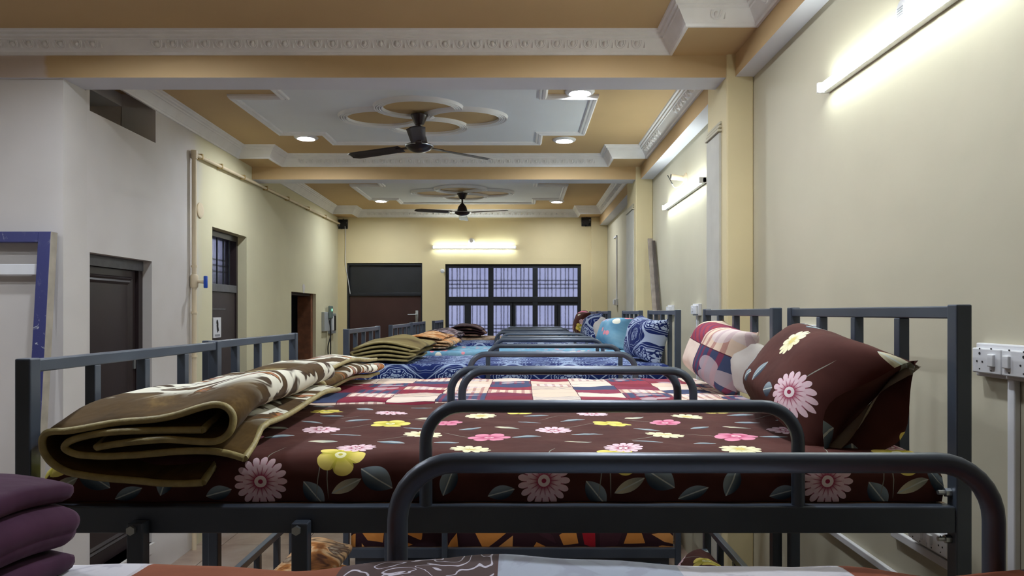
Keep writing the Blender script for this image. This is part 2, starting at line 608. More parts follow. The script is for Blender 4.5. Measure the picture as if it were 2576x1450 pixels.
for i, (a, b) in enumerate(((1128, 1168), (1184, 1226), (1240, 1283), (1297, 1340), (1352, 1395), (1410, 1453))):
    sash = MB()
    xa, xb = px(a) - .045, px(b) + .045
    if i % 2 == 0: xa = max(xa, px([1128, 1241, 1353][i // 2])); 
    else: xb = min(xb, px([1228, 1340, 1455][i // 2]))
    za, zb = z0 + .05, zt0
    sash.box(xa, px(a), fy0 + .01, fy1 - .01, za, zb); sash.box(px(b), xb, fy0 + .01, fy1 - .01, za, zb)
    sash.box(px(a), px(b), fy0 + .01, fy1 - .01, zb - .045, zb); sash.box(px(a), px(b), fy0 + .01, fy1 - .01, za, za + .05)
    s = sash.build('sash', M_frame_dark, win)
    MB().box(px(a) - .01, px(b) + .01, YF + .060, YF + .066, za + .03, zb - .03).build('pane', M_frost, s)
bar_me = MB().tube([(0, 0, z0), (0, 0, z1)], .007, 6).mesh('grille_bar', True); bar_me.materials.append(M_frame_dark)
for base, wd in ((px(1128), px(1228) - px(1128)), (px(1241), px(1340) - px(1241)), (px(1353), px(1455) - px(1353))):
    for f in (.06, .19, .26, .36, .46, .58, .70, .78, .90):
        link('grille_bar', bar_me, None, win, (base + wd * f, YF + .185, 0))
hb = MB().tube([(x0, 0, 0), (x1, 0, 0)], .008, 6).mesh('grille_cross_bar', True); hb.materials.append(M_frame_dark)
for z in (2.20, 2.145, 2.09, 1.56, 1.51, 1.46, 1.0, .95):
    link('grille_cross_bar', hb, None, win, (0, YF + .198, z))

# ------------------------------------------------------------------ door in the far wall
d4 = struct(bpy.data.objects.new('door_1', None)); COL.objects.link(d4)
x0, x1, zt = D4
m = MB(); fy0, fy1 = YF + .02, YF + .12
m.box(x0, x0 + .03, fy0, fy1, 0, zt); m.box(x1 - .02, x1, fy0, fy1, 0, zt); m.box(x0 + .03, x1 - .02, fy0, fy1, zt - .03, zt)
m.build('door_frame', M_frame_dark, d4)
MB().bbox(x0 + .03, x1 - .02, fy0, fy1, 1.975, 2.02, .004).build('transom_bar', M_frame_dark, d4)
MB().bbox(x0 + .03, x1 - .02, fy0 + .03, fy0 + .05, 2.02, zt - .03, .003).build('transom_board', plain('black_board', lin(34, 36, 40), .5, var=.12), d4)
lf = MB().bbox(x0 + .03, x1 - .02, fy0 + .02, fy0 + .06, .01, 1.975, .004).build('door_leaf', M_door_brown, d4)
h = MB(); h.bbox(x1 - .10, x1 - .06, fy0 + .005, fy0 + .025, 1.60, 1.77, .004)
h.tube([(x1 - .08, fy0 + .01, 1.715), (x1 - .08, fy0 - .035, 1.715), (x1 - .20, fy0 - .035, 1.712)], .009, 8)
h.build('handle', M_chrome, lf, True, 40)

# ------------------------------------------------------------------ doors in the left wall (local to wall_left)
def left_empty(name):
    o = struct(bpy.data.objects.new(name, None)); COL.objects.link(o)
    o.location = LW0; o.rotation_euler = (0, 0, LANG)
    return o
# near panelled door
d = left_empty('door_2')
m = MB(); s0, s1, zt, zb = .23, .93, 2.075, .24
m.box(s0, s0 + .03, .06, .18, zb, zt - .06); m.box(s1 - .05, s1, .06, .18, zb, zt - .06)
m.build('door_frame', M_door_dark, d)
MB().box(s0, s1, .055, .18, zt - .065, zt).build('lintel', M_grey_paint, d)
lf = MB().bbox(s0 + .03, s1 - .05, .08, .12, zb + .01, zt - .065, .003).build('door_leaf', M_door_dark, d)
for (za, zb2) in ((zb + .12, 1.02), (1.14, zt - .14)):
    p = sweep([(s0 + .11, za), (s0 + .11, zb2), (s1 - .13, zb2), (s1 - .13, za)], [(-.03, 0), (-.02, .012), (-.008, .004), (.004, .010), (.02, 0)], True)
    q = MB(); q.v = [(v[0], .08 - v[2], v[1]) for v in p.v]; q.f = p.f
    q.build('panel_moulding', M_door_dark, lf)
MB().bbox(s1 - .10, s1 - .085, .06, .08, 1.38, 1.45, .003).build('latch', M_chrome, lf)
MB().box(s0, s1, -.02, .12, .18, .24).build('door_sill', M_plaster, d)
# toilet door with barred transom
d = left_empty('door_3'); s0, s1, zt = 1.90, 2.66, 2.42
m = MB(); m.box(s0, s0 + .035, .08, .2, 0, zt); m.box(s1 - .035, s1, .08, .2, 0, zt); m.box(s0 + .035, s1 - .035, .08, .2, zt - .05, zt)
m.build('door_frame', M_door_dark, d)
MB().bbox(s0 + .035, s1 - .035,   .075, .2, 1.915, 1.98, .003).build('transom_bar', M_grey_paint, d)
MB().box(s0 + .035, s1 - .035, .15, .155, 1.98, zt - .05).build('pane', M_frost, d)
for q in range(5):
    x = s0 + .10 + q * .135
    MB().tube([(x, .11, 1.98), (x, .11, zt - .05)], .007, 6).build('transom_rod', M_frame_dark, d)
for z in (2.10, 2.15, 2.20):
    MB().tube([(s0 + .03, .185, z), (s1 - .03, .185, z)], .006, 6).build('transom_cross_rod', M_frame_dark, d)
lf = MB().bbox(s0 + .035, s1 - .035, .09, .13, .01, 1.915, .003).build('door_leaf', plain('plum_door', lin(56, 46, 50), .5, var=.1), d)
MB().box(s0 + .04, s0 + .5,   .087, .09, 1.765, 1.775).build('scratch', M_grey_paint, lf)
sg = MB().bbox(s0 + .225, s0 + .385, .08, .09, 1.53, 1.70, .003).build('toilet_sign', M_white_plastic, lf)
# woman's silhouette on the sign: head, hair, shoulders and a caption bar
q = MB()
SX, SZ = s0 + .15, -.015
def disc(cx, cz, rx, rz, n=14):
    q.add([(SX + cx + rx * math.cos(2*PI*k/n), .0788, SZ + cz + rz * math.sin(2*PI*k/n)) for k in range(n)], [tuple(range(n))])
disc(.150, 1.675, .018, .022); disc(.160, 1.655, .014, .03)
q.add([(SX + a, .0786, SZ + b) for a, b in ((.135, 1.655), (.165, 1.655), (.185, 1.605), (.172, 1.60), (.155, 1.585), (.14, 1.615))], [(0, 1, 2, 3, 4, 5)])
q.build('sign_figure', M_black, sg)
q = MB(); q.box(SX + .105, SX + .205, .0785, .08, SZ + 1.558, SZ + 1.575); q.build('sign_caption', plain('sign_grey', lin(150, 150, 155), .5), sg)
# open store door, leaf swung into the store
d = left_empty('door_4'); s0, s1, zt = 4.02, 5.05, 1.97
m = MB(); m.box(s1 - .09, s1, .04, .2, 0, zt)
m.build('door_jamb', M_wood, d)
m = MB(); m.box(s0, s0 + .03, .05, .2, 0, zt); m.box(s0 + .03, s1 - .09, .05, .2, zt - .03, zt)
m.build('door_frame', M_door_dark, d)
lf = MB().bbox(0, .80, -.02, .02, .01, zt - .04, .003).build('door_leaf', plain('slate_door', lin(70, 72, 84), .5, var=.1), d, loc=(s0 + .06, .25, 0), rot=(0, 0, math.radians(38)))

# whitish smear of filler above the open door
q = MB(); q.add([(4.50 + .05*math.cos(a)*(1+.3*math.sin(3*a)), -.002, 2.02 + .055*math.sin(a)) for a in [2*PI*k/16 for k in range(16)]], [tuple(range(16))])
q.build('filler_smear', M_plaster, wall_left)

# ------------------------------------------------------------------ lamps
M_tube = glow('tube_glow', (.90, 1.0, .93, 1), TUBE_STRENGTH)
M_down = glow('downlight_glow', (.86, .92, 1.0, 1), DOWN_STRENGTH)

def tube_light(name, label, loc, rotz, length=1.2):
    """batten on a wall; local +x runs along it, local -y points into the room"""
    t = thing(name, label, 'tube light', loc, rotz, 'tube lights on the walls')
    MB().bbox(0, length, -.028, 0, -.018, .018, .004).build('batten', M_white_plastic, t)
    # rounded diffuser
    rows = []
    for x in (.012, length - .012):
        rows.append([(x, -.028 - .020 * math.sin(a), -.017 * math.cos(a)) for a in [PI * k / 6 for k in range(7)]])
    m = MB(); b = m.grid(rows); m.f.append(tuple(range(b, b + 7))); m.f.append(tuple(range(b + 7, b + 14)))
    m.build('diffuser', M_tube, t, True, 50)
    for x in (0, length - .012):
        MB().bbox(x, x + .012, -.05, -.0, -.02, .02, .003).build('end_cap', M_white_plastic, t)
    return t
tube_light('tube_light', 'lit white tube light on right wall nearest the camera', (XR, 2.76, 2.615), -PI / 2, 1.22)
tube_light('tube_light', 'lit white tube light on right wall between the two columns', (XR, 5.80, 2.60), -PI / 2, 1.22)
tube_light('tube_light', 'lit white tube light on far wall above window', (-1.245, YF, 2.655), 0, 1.17)

def downlight(x, y, label):
    t = thing('downlight', label, 'downlight', (x, y, CEIL), 0, 'round ceiling downlights')
    MB().lathe([(.098, 0), (.098, -.004), (.088, -.014), (.070, -.018), (.062, -.003)], n=32).build('rim', M_white_plastic, t, True, 45)
    MB().lathe([(.061, -.001), (.060, -.004)], n=14).build('lens', M_down, t, True)
downlight(-1.766, 5.80, 'lit round downlight on tan ceiling left of near fan')
downlight(.355, 5.88, 'lit round downlight right of near fan, the farther of the pair')
downlight(.379, 4.60, 'lit round downlight right of near fan, just behind the front beam')
downlight(-1.766, 2.95, 'added round fill downlight in the ceiling above the camera, left of centre, out of view')  # this and the next three: unseen lamps added to brighten the near bay
downlight(-1.766, 1.65, 'added round fill downlight in the ceiling behind the camera, left of centre, out of view')
downlight(.36, 1.65, 'added round fill downlight in the ceiling behind the camera, right of centre, out of view')
downlight(.36, 2.95, 'added round fill downlight in the ceiling above the camera, right of centre, out of view')
downlight(-3.5, 2.2, 'added round fill downlight in the near left corner of the ceiling, out of view')  # unseen lamp added to light the plaster wall on the left
downlight(-1.80, 9.06, 'lit round downlight left of far fan, beside the far cornice')
downlight(.455, 9.12, 'lit round downlight right of far fan, beside the far cornice')

# ------------------------------------------------------------------ ceiling fans
M_fan = plain('dark_brown_fan_paint', lin(40, 28, 30), .28, .2, .08)
M_fan_blade = plain('fan_blade_paint', lin(46, 38, 42), .55, .15, .1)
def fan(x, y, rot, label):
    t = thing('ceiling_fan', label, 'ceiling fan', (x, y, CEIL - .012), rot, 'ceiling fans')
    MB().lathe([(.022, -.02), (.062, -.022), (.062, -.028), (.055, -.04), (.036, -.082), (.030, -.092), (.014, -.094)], n=28).build('canopy', M_fan, t, True, 40)
    MB().tube([(0, 0, -.012), (0, 0, -.17)], .0105, 12).build('downrod', M_fan, t, True, 40)
    MB().lathe([(.012, -.135), (.020, -.142), (.030, -.155), (.050, -.18), (.058, -.215), (.060, -.228), (.040, -.23)], n=28).build('motor_cover', M_fan, t, True, 40)
    mo = MB().lathe([(.05, -.228), (.094, -.236), (.098, -.244), (.094, -.252), (.078, -.268), (.05, -.282), (.015, -.288)], n=32).build('motor', M_fan, t, True, 40)
    MB().lathe([(.0975, -.241), (.1005, -.243), (.1005, -.247), (.0975, -.249)], n=32).build('chrome_ring', M_chrome, mo, True, 30)
    for k in range(3):
        rows = []
        nseg = 10
        for i in range(nseg + 1):
            s = i / nseg
            r = .15 + .45 * s
            wd = .050 + .012 * s if s < .93 else .062 * (1 - ((s - .93) / .07) ** 2 * .45)
            tw = math.radians(11 - 3 * s)
            row = []
            for u, dz in ((-1, .0), (-.5, .004), (0, .006), (.5, .004), (1, 0)):
                row.append((r, wd * u * math.cos(tw), -.252 + wd * u * math.sin(tw) + dz - .012 * s))
            rows.append(row)
        m = MB(); m.grid(rows)
        b = m.build('blade', M_fan_blade, t, True, rot=(0, 0, k * 2 * PI / 3))
        so = b.modifiers.new('th', 'SOLIDIFY'); so.thickness = .003
        m = MB(); m.bbox(.075, .19, -.022, .022, -.252, -.246, .003)
        m.build('blade_arm', M_fan, b)
    return t
fan(-.727, 5.03, math.radians(36), 'dark brown ceiling fan hanging from the nearer ceiling panel')
fan(-.70, 8.36, math.radians(-27), 'dark brown ceiling fan hanging from the farther ceiling panel')

# ------------------------------------------------------------------ electrical fittings on the right wall
def switch_board(label, y0, y1, z0, z1, depth=.035, detail=True, name='switch_board'):
    """box on the right wall; local x runs along -y (towards camera), local -y into the room"""
    t = thing(name, label, 'switch board', (XR, y1, z0), -PI / 2)
    L = y1 - y0; H = z1 - z0
    MB().bbox(0, L, -depth * .6, 0, 0, H, .003).build('back_box', M_white_plastic, t)
    n = max(1, round(L / .12))
    for i in range(n):
        a = .006 + (L - .012) * i / n; b = .006 + (L - .012) * (i + 1) / n - .003
        pl = MB().bbox(a, b, -depth, -depth * .6, .010, H - .012, .003).build('cover_plate', M_white_plastic, t)
        if not detail: 
            MB().bbox(a + (b - a) * .25, a + (b - a) * .45, -depth - .006, -depth, H * .35, H * .7, .002).build('switch', M_white_plastic, pl)
            continue
        w = b - a
        xs = a + w * (.62 if i % 2 == 0 else .10)
        sw = MB().bbox(xs, xs + w * .20, -depth - .007, -depth + .002, H * .34, H * .70, .002).build('rocker_switch', M_white_plastic, pl)
        xo = a + w * (.28 if i % 2 == 0 else .70)
        for (dx, dz, r) in ((0, .70, .0036), (-.095, .46, .0026), (.095, .46, .0026), (0, .84, .002), (0, .24, .002), (.40 if i % 2 == 0 else -.45, .86, .002), (.40 if i % 2 == 0 else -.45, .22, .002)):
            MB().lathe([(r, -depth - .0008), (r, -depth + .001)], (xo + dx * w, 0, H * dz), 10, 'y').build('socket_hole', M_hole, pl)
    return t
switch_board('white switch and socket board on right wall at the right picture edge', 1.60, 1.836, 1.577, 1.662)
switch_board('white switch box on right wall behind the near headboard', 2.86, 3.06, 1.60, 1.69)
switch_board('white switch box on right wall just past the near column', 4.71, 4.87, 1.72, 1.80, .038, False)
switch_board('white switch box on right wall beside the leaning wooden battens', 5.55, 5.70, 1.72, 1.80, .038, False)
switch_board('white socket box low on right wall under the near bunk', 1.93, 2.14, 1.055, 1.13, .035)
switch_board('small grey socket box at foot of the wall conduit near the far wall', 8.80, 8.92, 1.83, 1.915, .05, False)

def conduit(label, pts, wd=.022, name='wall_conduit'):
    """square trunking on the right wall, pts (y, z)"""
    m = MB()
    for (a, b) in zip(pts[:-1], pts[1:]):
        y0, y1 = sorted((a[0], b[0])); z0, z1 = sorted((a[1], b[1]))
        m.bbox(XR - .016, XR, y0 - wd / 2, y1 + wd / 2, z0 - wd / 2, z1 + wd / 2, .003)
    return tag(m.build(name, M_white_plastic), label, 'conduit')
conduit('vertical white conduit below the switch board at right edge', [(1.713, 1.57), (1.713, .06)], .026)
conduit('horizontal white trunking low on right wall under the near bunk', [(2.05, .90), (3.4, .90)], .024)
conduit('thin white conduit running up right wall near the far wall', [(8.86, 1.925), (8.86, 2.70), (9.10, 2.70)], .02)
conduit('short white conduit below the switch box past the near column', [(4.79, 1.71), (4.79, .4)], .024)
conduit('white ledge trunking under the low socket box', [(1.90, 1.035), (2.26, 1.035)], .026, 'wall_trunking')

# round speaker-like ceiling rose above the near tube
t = thing('wall_rose', 'round white slotted wall rose above the nearest tube light', 'wall rose', (XR, 2.20, 2.676), -PI / 2)
MB().lathe([(.056, 0), (.056, -.006), (.046, -.014), (.03, -.016), (.028, -.022), (.012, -.023)], n=28, axis='y').build('rose_body', M_white_plastic, t, True, 35)
for k in range(4):
    MB().box(-.016, .016, -.0245, -.022, -.013 + k * .008, -.010 + k * .008).build('slot', plain('slot_grey', lin(120, 120, 125), .5), t)

# angled lamp holder above the second tube, with loose wires
t = thing('lamp_holder', 'cream angled lamp holder with loose wires above second tube light', 'lamp holder', (XR, 5.16, 2.72), -PI / 2)
MB().lathe([(.04, 0), (.04, -.008), (.022, -.02), (.018, -.03)], n=20, axis='y').build('holder_base', M_pipe, t, True, 40)
hb_ = MB(); hb_.tube([(0, -.02, 0), (0, -.06, .006), (0, -.11, .012)], [.018, .020, .022], 14)
hb_.build('socket', M_pipe, t, True, 40)
MB().lathe([(.018, -.1125), (.018, -.108)], (0, 0, .0125), 14, 'y').build('socket_mouth', M_black, t)
MB().tube(smoothpath([(.03, -.01, -.01), (.05, -.05, -.06), (.02, -.09, -.07), (.06, -.13, -.02)], 5), .003, 6).build('loose_wire', M_white_plastic, t, True)
MB().tube(smoothpath([(.05, -.11, -.05), (.06, -.13, -.02), (.07, -.15, .01)], 4), .0035, 6).build('bare_wire', M_black, t, True)
# lamp holder above the far tube
t = thing('lamp_holder', 'small white lamp holder on far wall above the tube light', 'lamp holder', (-.70, YF, 2.74), 0)
MB().lathe([(.045, 0), (.045, -.01), (.03, -.03), (.026, -.05)], n=20, axis='y').build('holder_base', M_white_plastic, t, True, 40)
MB().tube([(0, -.01, -.03), (0, -.02, -.075)], .005, 6).build('cable', M_white_plastic, t, True)

# torn-out fitting holes high on the far wall
def torn(label, x, z, sx=1):
    t = thing('broken_junction_box', label, 'junction box', (x, YF, z), 0, 'broken junction boxes on the far wall')
    m = MB(); m.box(-.065, .065, -.012, -.002, -.065, .065)
    m.build('box_plate', M_black, t)
    for k in range(6):
        a = k * 1.05; r = .05
        q = MB(); q.add([(r*math.cos(a), -.012, r*math.sin(a)), (r*math.cos(a+.7), -.012, r*math.sin(a+.7)), (.078*math.cos(a+.4), -.05, .078*math.sin(a+.4))], [(0, 1, 2)])
        q.build('torn_flap', M_black if k % 3 else M_grey_paint, t)
torn('black broken junction box at top right of far wall', .905, EYE + 1.275)
torn('black broken junction box at top left corner of far wall', -2.50, EYE + 1.24)
t = tag(MB().tube(smoothpath([(-2.47, YF - .012, 2.95), (-2.465, YF - .012, 2.7), (-2.47, YF - .012, 2.45), (-2.43, YF - .005, 2.2), (-2.40, YF - .006, 2.0)], 6), .005, 6).build('hanging_wire', M_white_plastic, None, True),
        'thin pale wire hanging down from the left broken box over the far door', 'wire')
# tiny camera left of the window
t = thing('wall_camera', 'tiny grey camera on far wall at top left of window', 'camera', (-1.10, YF, 2.32), 0)
MB().lathe([(.012, 0), (.012, -.04), (.026, -.045), (.030, -.085), (.02, -.09)], n=14, axis='y').build('camera_body', M_white_plastic, t, True, 40)

# ------------------------------------------------------------------ pipes on the left wall
PIPE_S = 1.50
t = thing('water_pipe', 'cream water pipe climbing left wall and running to far wall', 'pipe', LW0, LANG)
MB().tube([(PIPE_S, -.03, 0), (PIPE_S, -.03, 2.90)], .017, 12).build('riser', M_pipe, t, True, 40)
MB().tube([(PIPE_S, -.03, 2.905), (6.2, -.03, 2.985)], .013, 10).build('branch_pipe', M_pipe, t, True, 40)
MB().lathe([(.023, -.03), (.023, .03)], (PIPE_S, -.03, 2.90), 12).build('elbow', M_pipe, t, True, 40)
for z in (2.08, 2.00, 1.74, 1.42, .9):
    MB().lathe([(.022, -.008), (.022, .008)], (PIPE_S, -.03, z), 12).build('pipe_collar', M_pipe, t, True, 40)
for s in (1.62, 2.0, 2.5, 3.1, 3.8, 4.6, 5.4):
    z = 2.905 + (s - PIPE_S) * .08 / 4.7
    MB().bbox(s - .01, s + .01, -.045, 0, z - .018, z + .024, .003).build('pipe_clip', plain('brass_clip', lin(190, 165, 110), .4, .3), t)
va = MB().lathe([(.02, -.05), (.028, -.04), (.028, .04), (.02, .05)], (PIPE_S, -.03, 1.97), 14).build('valve_body', M_pipe, t, True, 40)
MB().tube([(PIPE_S, -.03, 1.97), (PIPE_S, -.10, 1.965)], .012, 10).build('valve_stem', M_pipe, va, True)
MB().bbox(PIPE_S - .012, PIPE_S + .012, -.125, -.10, 1.92, 2.01, .006).build('valve_handle', M_blue, va, True, 40)

t = thing('wall_rose', 'round cream cover plate on left wall right of the pipe', 'cover plate', LW0, LANG)
MB().lathe([(.058, 0), (.058, -.008), (.045, -.012), (.03, -.010), (.01, -.012)], (1.665, 0, 2.515), 26, 'y').build('cover_disc', M_pipe, t, True, 30)

# meter box and hanging cable by the far left corner
t = thing('fuse_box', 'grey fuse box with hanging cables beside the open door', 'fuse box', LW0, LANG)
MB().bbox(5.32, 5.62, -.04, 0, 1.50, 1.75, .005).build('fuse_case', plain('fuse_grey', lin(175, 180, 182), .4), t)
MB().bbox(5.66, 5.92, -.045, 0, 1.46, 1.73, .005).build('meter_case', plain('meter_grey', lin(140, 145, 150), .4), t)
MB().bbox(5.70, 5.80, -.05, -.044, 1.50, 1.69, .003).build('breaker', M_white_plastic, t)
MB().bbox(5.80, 5.90, -.052, -.044, 1.50, 1.70, .003).build('breaker', M_hole, t)
MB().bbox(5.50, 5.66, -.07, -.04, 1.66, 1.83, .012).build('adapter', plain('adapter_grey', lin(110, 125, 120), .4), t)
MB().bbox(5.58, 5.60, -.074, -.069, 1.76, 1.79, .002).build('led', glow('green_led', (.1, 1, .3, 1), 2.0), t)
MB().tube(smoothpath([(5.55, -.05, 1.64), (5.56, -.06, 1.45), (5.50, -.04, 1.30), (5.56, -.03, 1.1), (5.52, -.03, .8)], 6), .008, 8).build('cable', M_black, t, True)
MB().tube(smoothpath([(5.58, -.05, 1.5), (5.60, -.05, 1.3), (5.62, -.04, 1.1), (5.60, -.03, .8)], 6), .008, 8).build('cable', M_black, t, True)

# wooden battens leaning on the second column
M_batten = plain('weathered_batten', lin(150, 138, 126), .6, var=.2, scale=18)
M_batten_d = plain('dark_batten', lin(70, 60, 54), .6, var=.2, scale=18)
def batten(label, a, b, m, w=.045):
    a = Vector(a); b = Vector(b); L = (b - a).length
    o = MB().bbox(-w / 2, w / 2, -.01, .01, 0, L, .004).build('wooden_batten', m)
    o.location = a
    o.rotation_euler = (b - a).to_track_quat('Z', 'Y').to_euler()
    return tag(o, label, 'batten', 'battens leaning by the far column')
batten('pale wooden batten leaning by the second column, left of the dark one', (1.135, 5.35, .01), (1.155, 6.36, EYE + .665), M_batten)
batten('dark thin wooden batten leaning by the second column, against right wall', (1.165, 5.30, .01), (1.175, 6.30, EYE + .64), M_batten_d, .03)

# old blue door frame leaning on the plaster wall at the left
M_bluepaint = None
def blue_paint():
    m = bpy.data.materials.new('chipped_blue_paint'); t = NT(m)
    c = t.coord()
    f = t.smooth(t.noise(c, 11, 6, .7, 1.0), .58, .62)
    s = t.sep(c)
    f = t.m('MULTIPLY', f, t.smooth(t.noise(c, 2.2, 2), .45, .6))
    t.base(t.mix(f, lin(52, 56, 112), lin(190, 194, 200)), .5)
    return m
M_bluepaint = blue_paint()
t = thing('old_door_frame', 'chipped dark blue wooden frame leaning on the grey plaster wall', 'door frame', (-2.405, 3.50, 0), 0)
tilt = .17 / 2.15
def lean(mb):
    mb.v = [(v[0], v[1] + (v[2] - 0) * tilt, v[2]) for v in mb.v]
    return mb
m = lean(MB().bbox(-.065, .0, -.055, 0, 0, 2.155, .003)); st_ = m.build('stile', M_bluepaint, t)
st_.data.materials.append(plain('bare_wood_edge', lin(168, 160, 146), .7, var=.15, scale=12))
for p in st_.data.polygons:
    if p.normal.x > .9: p.material_index = 1
lean(MB().bbox(-1.0, -.065, -.055, 0, 2.10, 2.155, .003)).build('head_rail', M_bluepaint, t)
lean(MB().bbox(-1.0, -.935, -.055, 0, 0, 2.10, .003)).build('stile', M_bluepaint, t)
lean(MB().bbox(-.935, -.065, -.02, 0, 1.935, 1.99, .003)).build('cross_slat', M_white_plastic, t)

# ------------------------------------------------------------------ bunk beds
BL, BW = .985, .465           # half length, half width
RAIL_T, RAIL_B = 1.34, 1.285  # upper side rail
POST = .0165
def make_bunk():
    t = thing('bunk_bed', 'x', 'bunk bed', (0, 0, 0), 0, 'charcoal metal bunk beds')
    xo, yo = BL - POST, BW - POST
    for sx, top in ((1, 1.757), (-1, 1.645)):
        for sy in (-1, 1):
            p = MB().bbox(sx*xo - POST, sx*xo + POST, sy*yo - POST, sy*yo + POST, 0, top, .003).build('post', M_metal, t)
            if sx == 1:
                for z in (1.365, 1.268):
                    b = MB()
                    b.tube([(xo - POST, sy * (yo - .004), z), (xo - POST - .012, sy * (yo - .004), z)], .009, 6)
                    b.tube([(xo - POST - .012, sy * (yo - .004), z), (xo - POST - .026, sy * (yo - .004), z)], .005, 8)
                    b.build('bolt', M_chrome, p)
        # upper end board
        MB().bbox(sx*xo - .0125, sx*xo + .0125, -yo + POST, yo - POST, top - .03, top - .003, .003).build('head_bar' if sx == 1 else 'foot_bar', M_metal, t)
        for y in (-.225, 0, .225):
            MB().bbox(sx*xo - .0125, sx*xo + .0125, y - .0125, y + .0125, 1.30, top - .03, .002).build('end_slat', M_metal, t)
        MB().bbox(sx*xo - .0125, sx*xo + .0125, -yo + POST, yo - POST, 1.285, 1.31, .003).build('end_rail', M_metal, t)
        # lower end board
        lt = .755 if sx == 1 else .785
        MB().bbox(sx*xo - .0125, sx*xo + .0125, -yo + POST, yo - POST, lt - .027, lt, .003).build('head_bar' if sx == 1 else 'foot_bar', M_metal, t)
        for y in (-.225, 0, .225):
            MB().bbox(sx*xo - .0125, sx*xo + .0125, y - .0125, y + .0125, .33, lt - .027, .002).build('end_slat', M_metal, t)
        MB().bbox(sx*xo - .0125, sx*xo + .0125, -yo + POST, yo - POST, .305, .33, .003).build('end_rail', M_metal, t)
    for sy in (-1, 1):
        for z0, z1 in ((RAIL_B, RAIL_T), (.308, .363)):
            MB().bbox(-xo + POST, xo - POST, sy*yo - .015, sy*yo + .015, z0, z1, .003).build('side_rail', M_metal, t)
        # bent tubular guard rail on the upper bunk
        x0, x1, zt, rr, r = .246 - .387, .246 + .387, 1.545, .075, .0135
        pts = [(x0, sy*yo, RAIL_T - .002), (x0, sy*yo, zt - rr)]
        for k in range(1, 9):
            a = PI - PI / 2 * k / 8
            pts.append((x0 + rr + rr * math.cos(a), sy*yo, zt - rr + rr * math.sin(a)))
        for k in range(0, 9):
            a = PI / 2 - PI / 2 * k / 8
            pts.append((x1 - rr + rr * math.cos(a), sy*yo, zt - rr + rr * math.sin(a)))
        pts.append((x1, sy*yo, RAIL_T - .002))
        MB().tube(pts, r, 16).build('guard_rail', M_metal, t, True, 50)
    MB().box(-xo + POST, xo - POST, -yo + .016, yo - .016, 1.315, 1.338).build('upper_deck', M_ply, t)
    MB().box(-xo + POST, xo - POST, -yo + .016, yo - .016, .338, .361).build('lower_deck', M_ply, t)
    # storage box below the lower bunk
    MB().box(-xo + .05, xo - .05, -yo + .006, -yo + .016, .04, .306).build('storage_panel', M_metal, t)
    for (a, b) in ((-.87, -.03), (.03, .87)):
        dr = MB().bbox(a, b, -yo - .008, -yo + .006, .06, .275, .003).build('drawer_front', M_metal, t)
        MB().bbox((a+b)/2 - .012, (a+b)/2 + .012, -yo - .026, -yo - .008, .255, .29, .004).build('drawer_catch', M_chrome, dr)
    return t

def add_ladder(t):
    la = bpy.data.objects.new('ladder', None); COL.objects.link(la); la.parent = t
    yf = -BW
    for x in (-.722, -.39):
        s = MB().bbox(x - .0165, x + .0165, yf - .030, yf - .001, 0, 1.315, .003).build('ladder_stile', M_metal, la)
    for x in (-.722, -.39):
        MB().tube([(x - .004, yf - .030, 1.302), (x - .004, yf - .038, 1.302)], .0095, 6).build('ladder_bolt', M_chrome, la)
    for z in (.28, .53, .78, 1.03):
        MB().tube([(-.722 + .0165, yf - .0155, z), (-.39 - .0165, yf - .0155, z)], .0115, 10).build('rung', M_metal, la, True, 50)

BEDS = {'Z': (-.02, .47), 'A': (-.058, 1.92), 'B': (-.10, 2.866), 'C': (-.055, 4.585), 'D': (-.045, 5.935), 'E': (-.11, 7.365), 'F': (-.07, 8.80)}
BLAB = {'Z': 'nearest charcoal metal bunk bed, its curved guard rail in the foreground',
        'A': 'charcoal metal bunk bed under the brown floral mattress',
        'B': 'charcoal metal bunk bed under the burgundy patchwork mattress',
        'C': 'charcoal metal bunk bed under the front navy lace mattress',
        'D': 'charcoal metal bunk bed under the pale blue mattress',
        'E': 'charcoal metal bunk bed just beyond the pale blue mattress',
        'F': 'farthest charcoal metal bunk bed, next to the far window'}
proto = make_bunk()
for i, (k, (x, y)) in enumerate(BEDS.items()):
    b = proto if i == 0 else copy_tree(proto)
    b.location = (x, y, 0); b['label'] = BLAB[k]
    BEDS[k] = (x, y, b)
for k in ('A', 'C', 'D', 'E', 'F'):
    add_ladder(BEDS[k][2])

# ------------------------------------------------------------------ printed fabrics
def cloth(name, build, rough=.85, sheen=.0, bump=.3, bscale=13, use='UV'):
    m = bpy.data.materials.new(name); t = NT(m)
    c = t.coord(use)
    t.base(build(t, c), rough, 0, .2)
    if sheen:
        t.bsdf.inputs['Sheen Weight'].default_value = sheen
        t.bsdf.inputs['Sheen Roughness'].default_value = .4
    if bump: t.bump(t.noise(c, bscale, 2, .55), bump, .012)
    return m

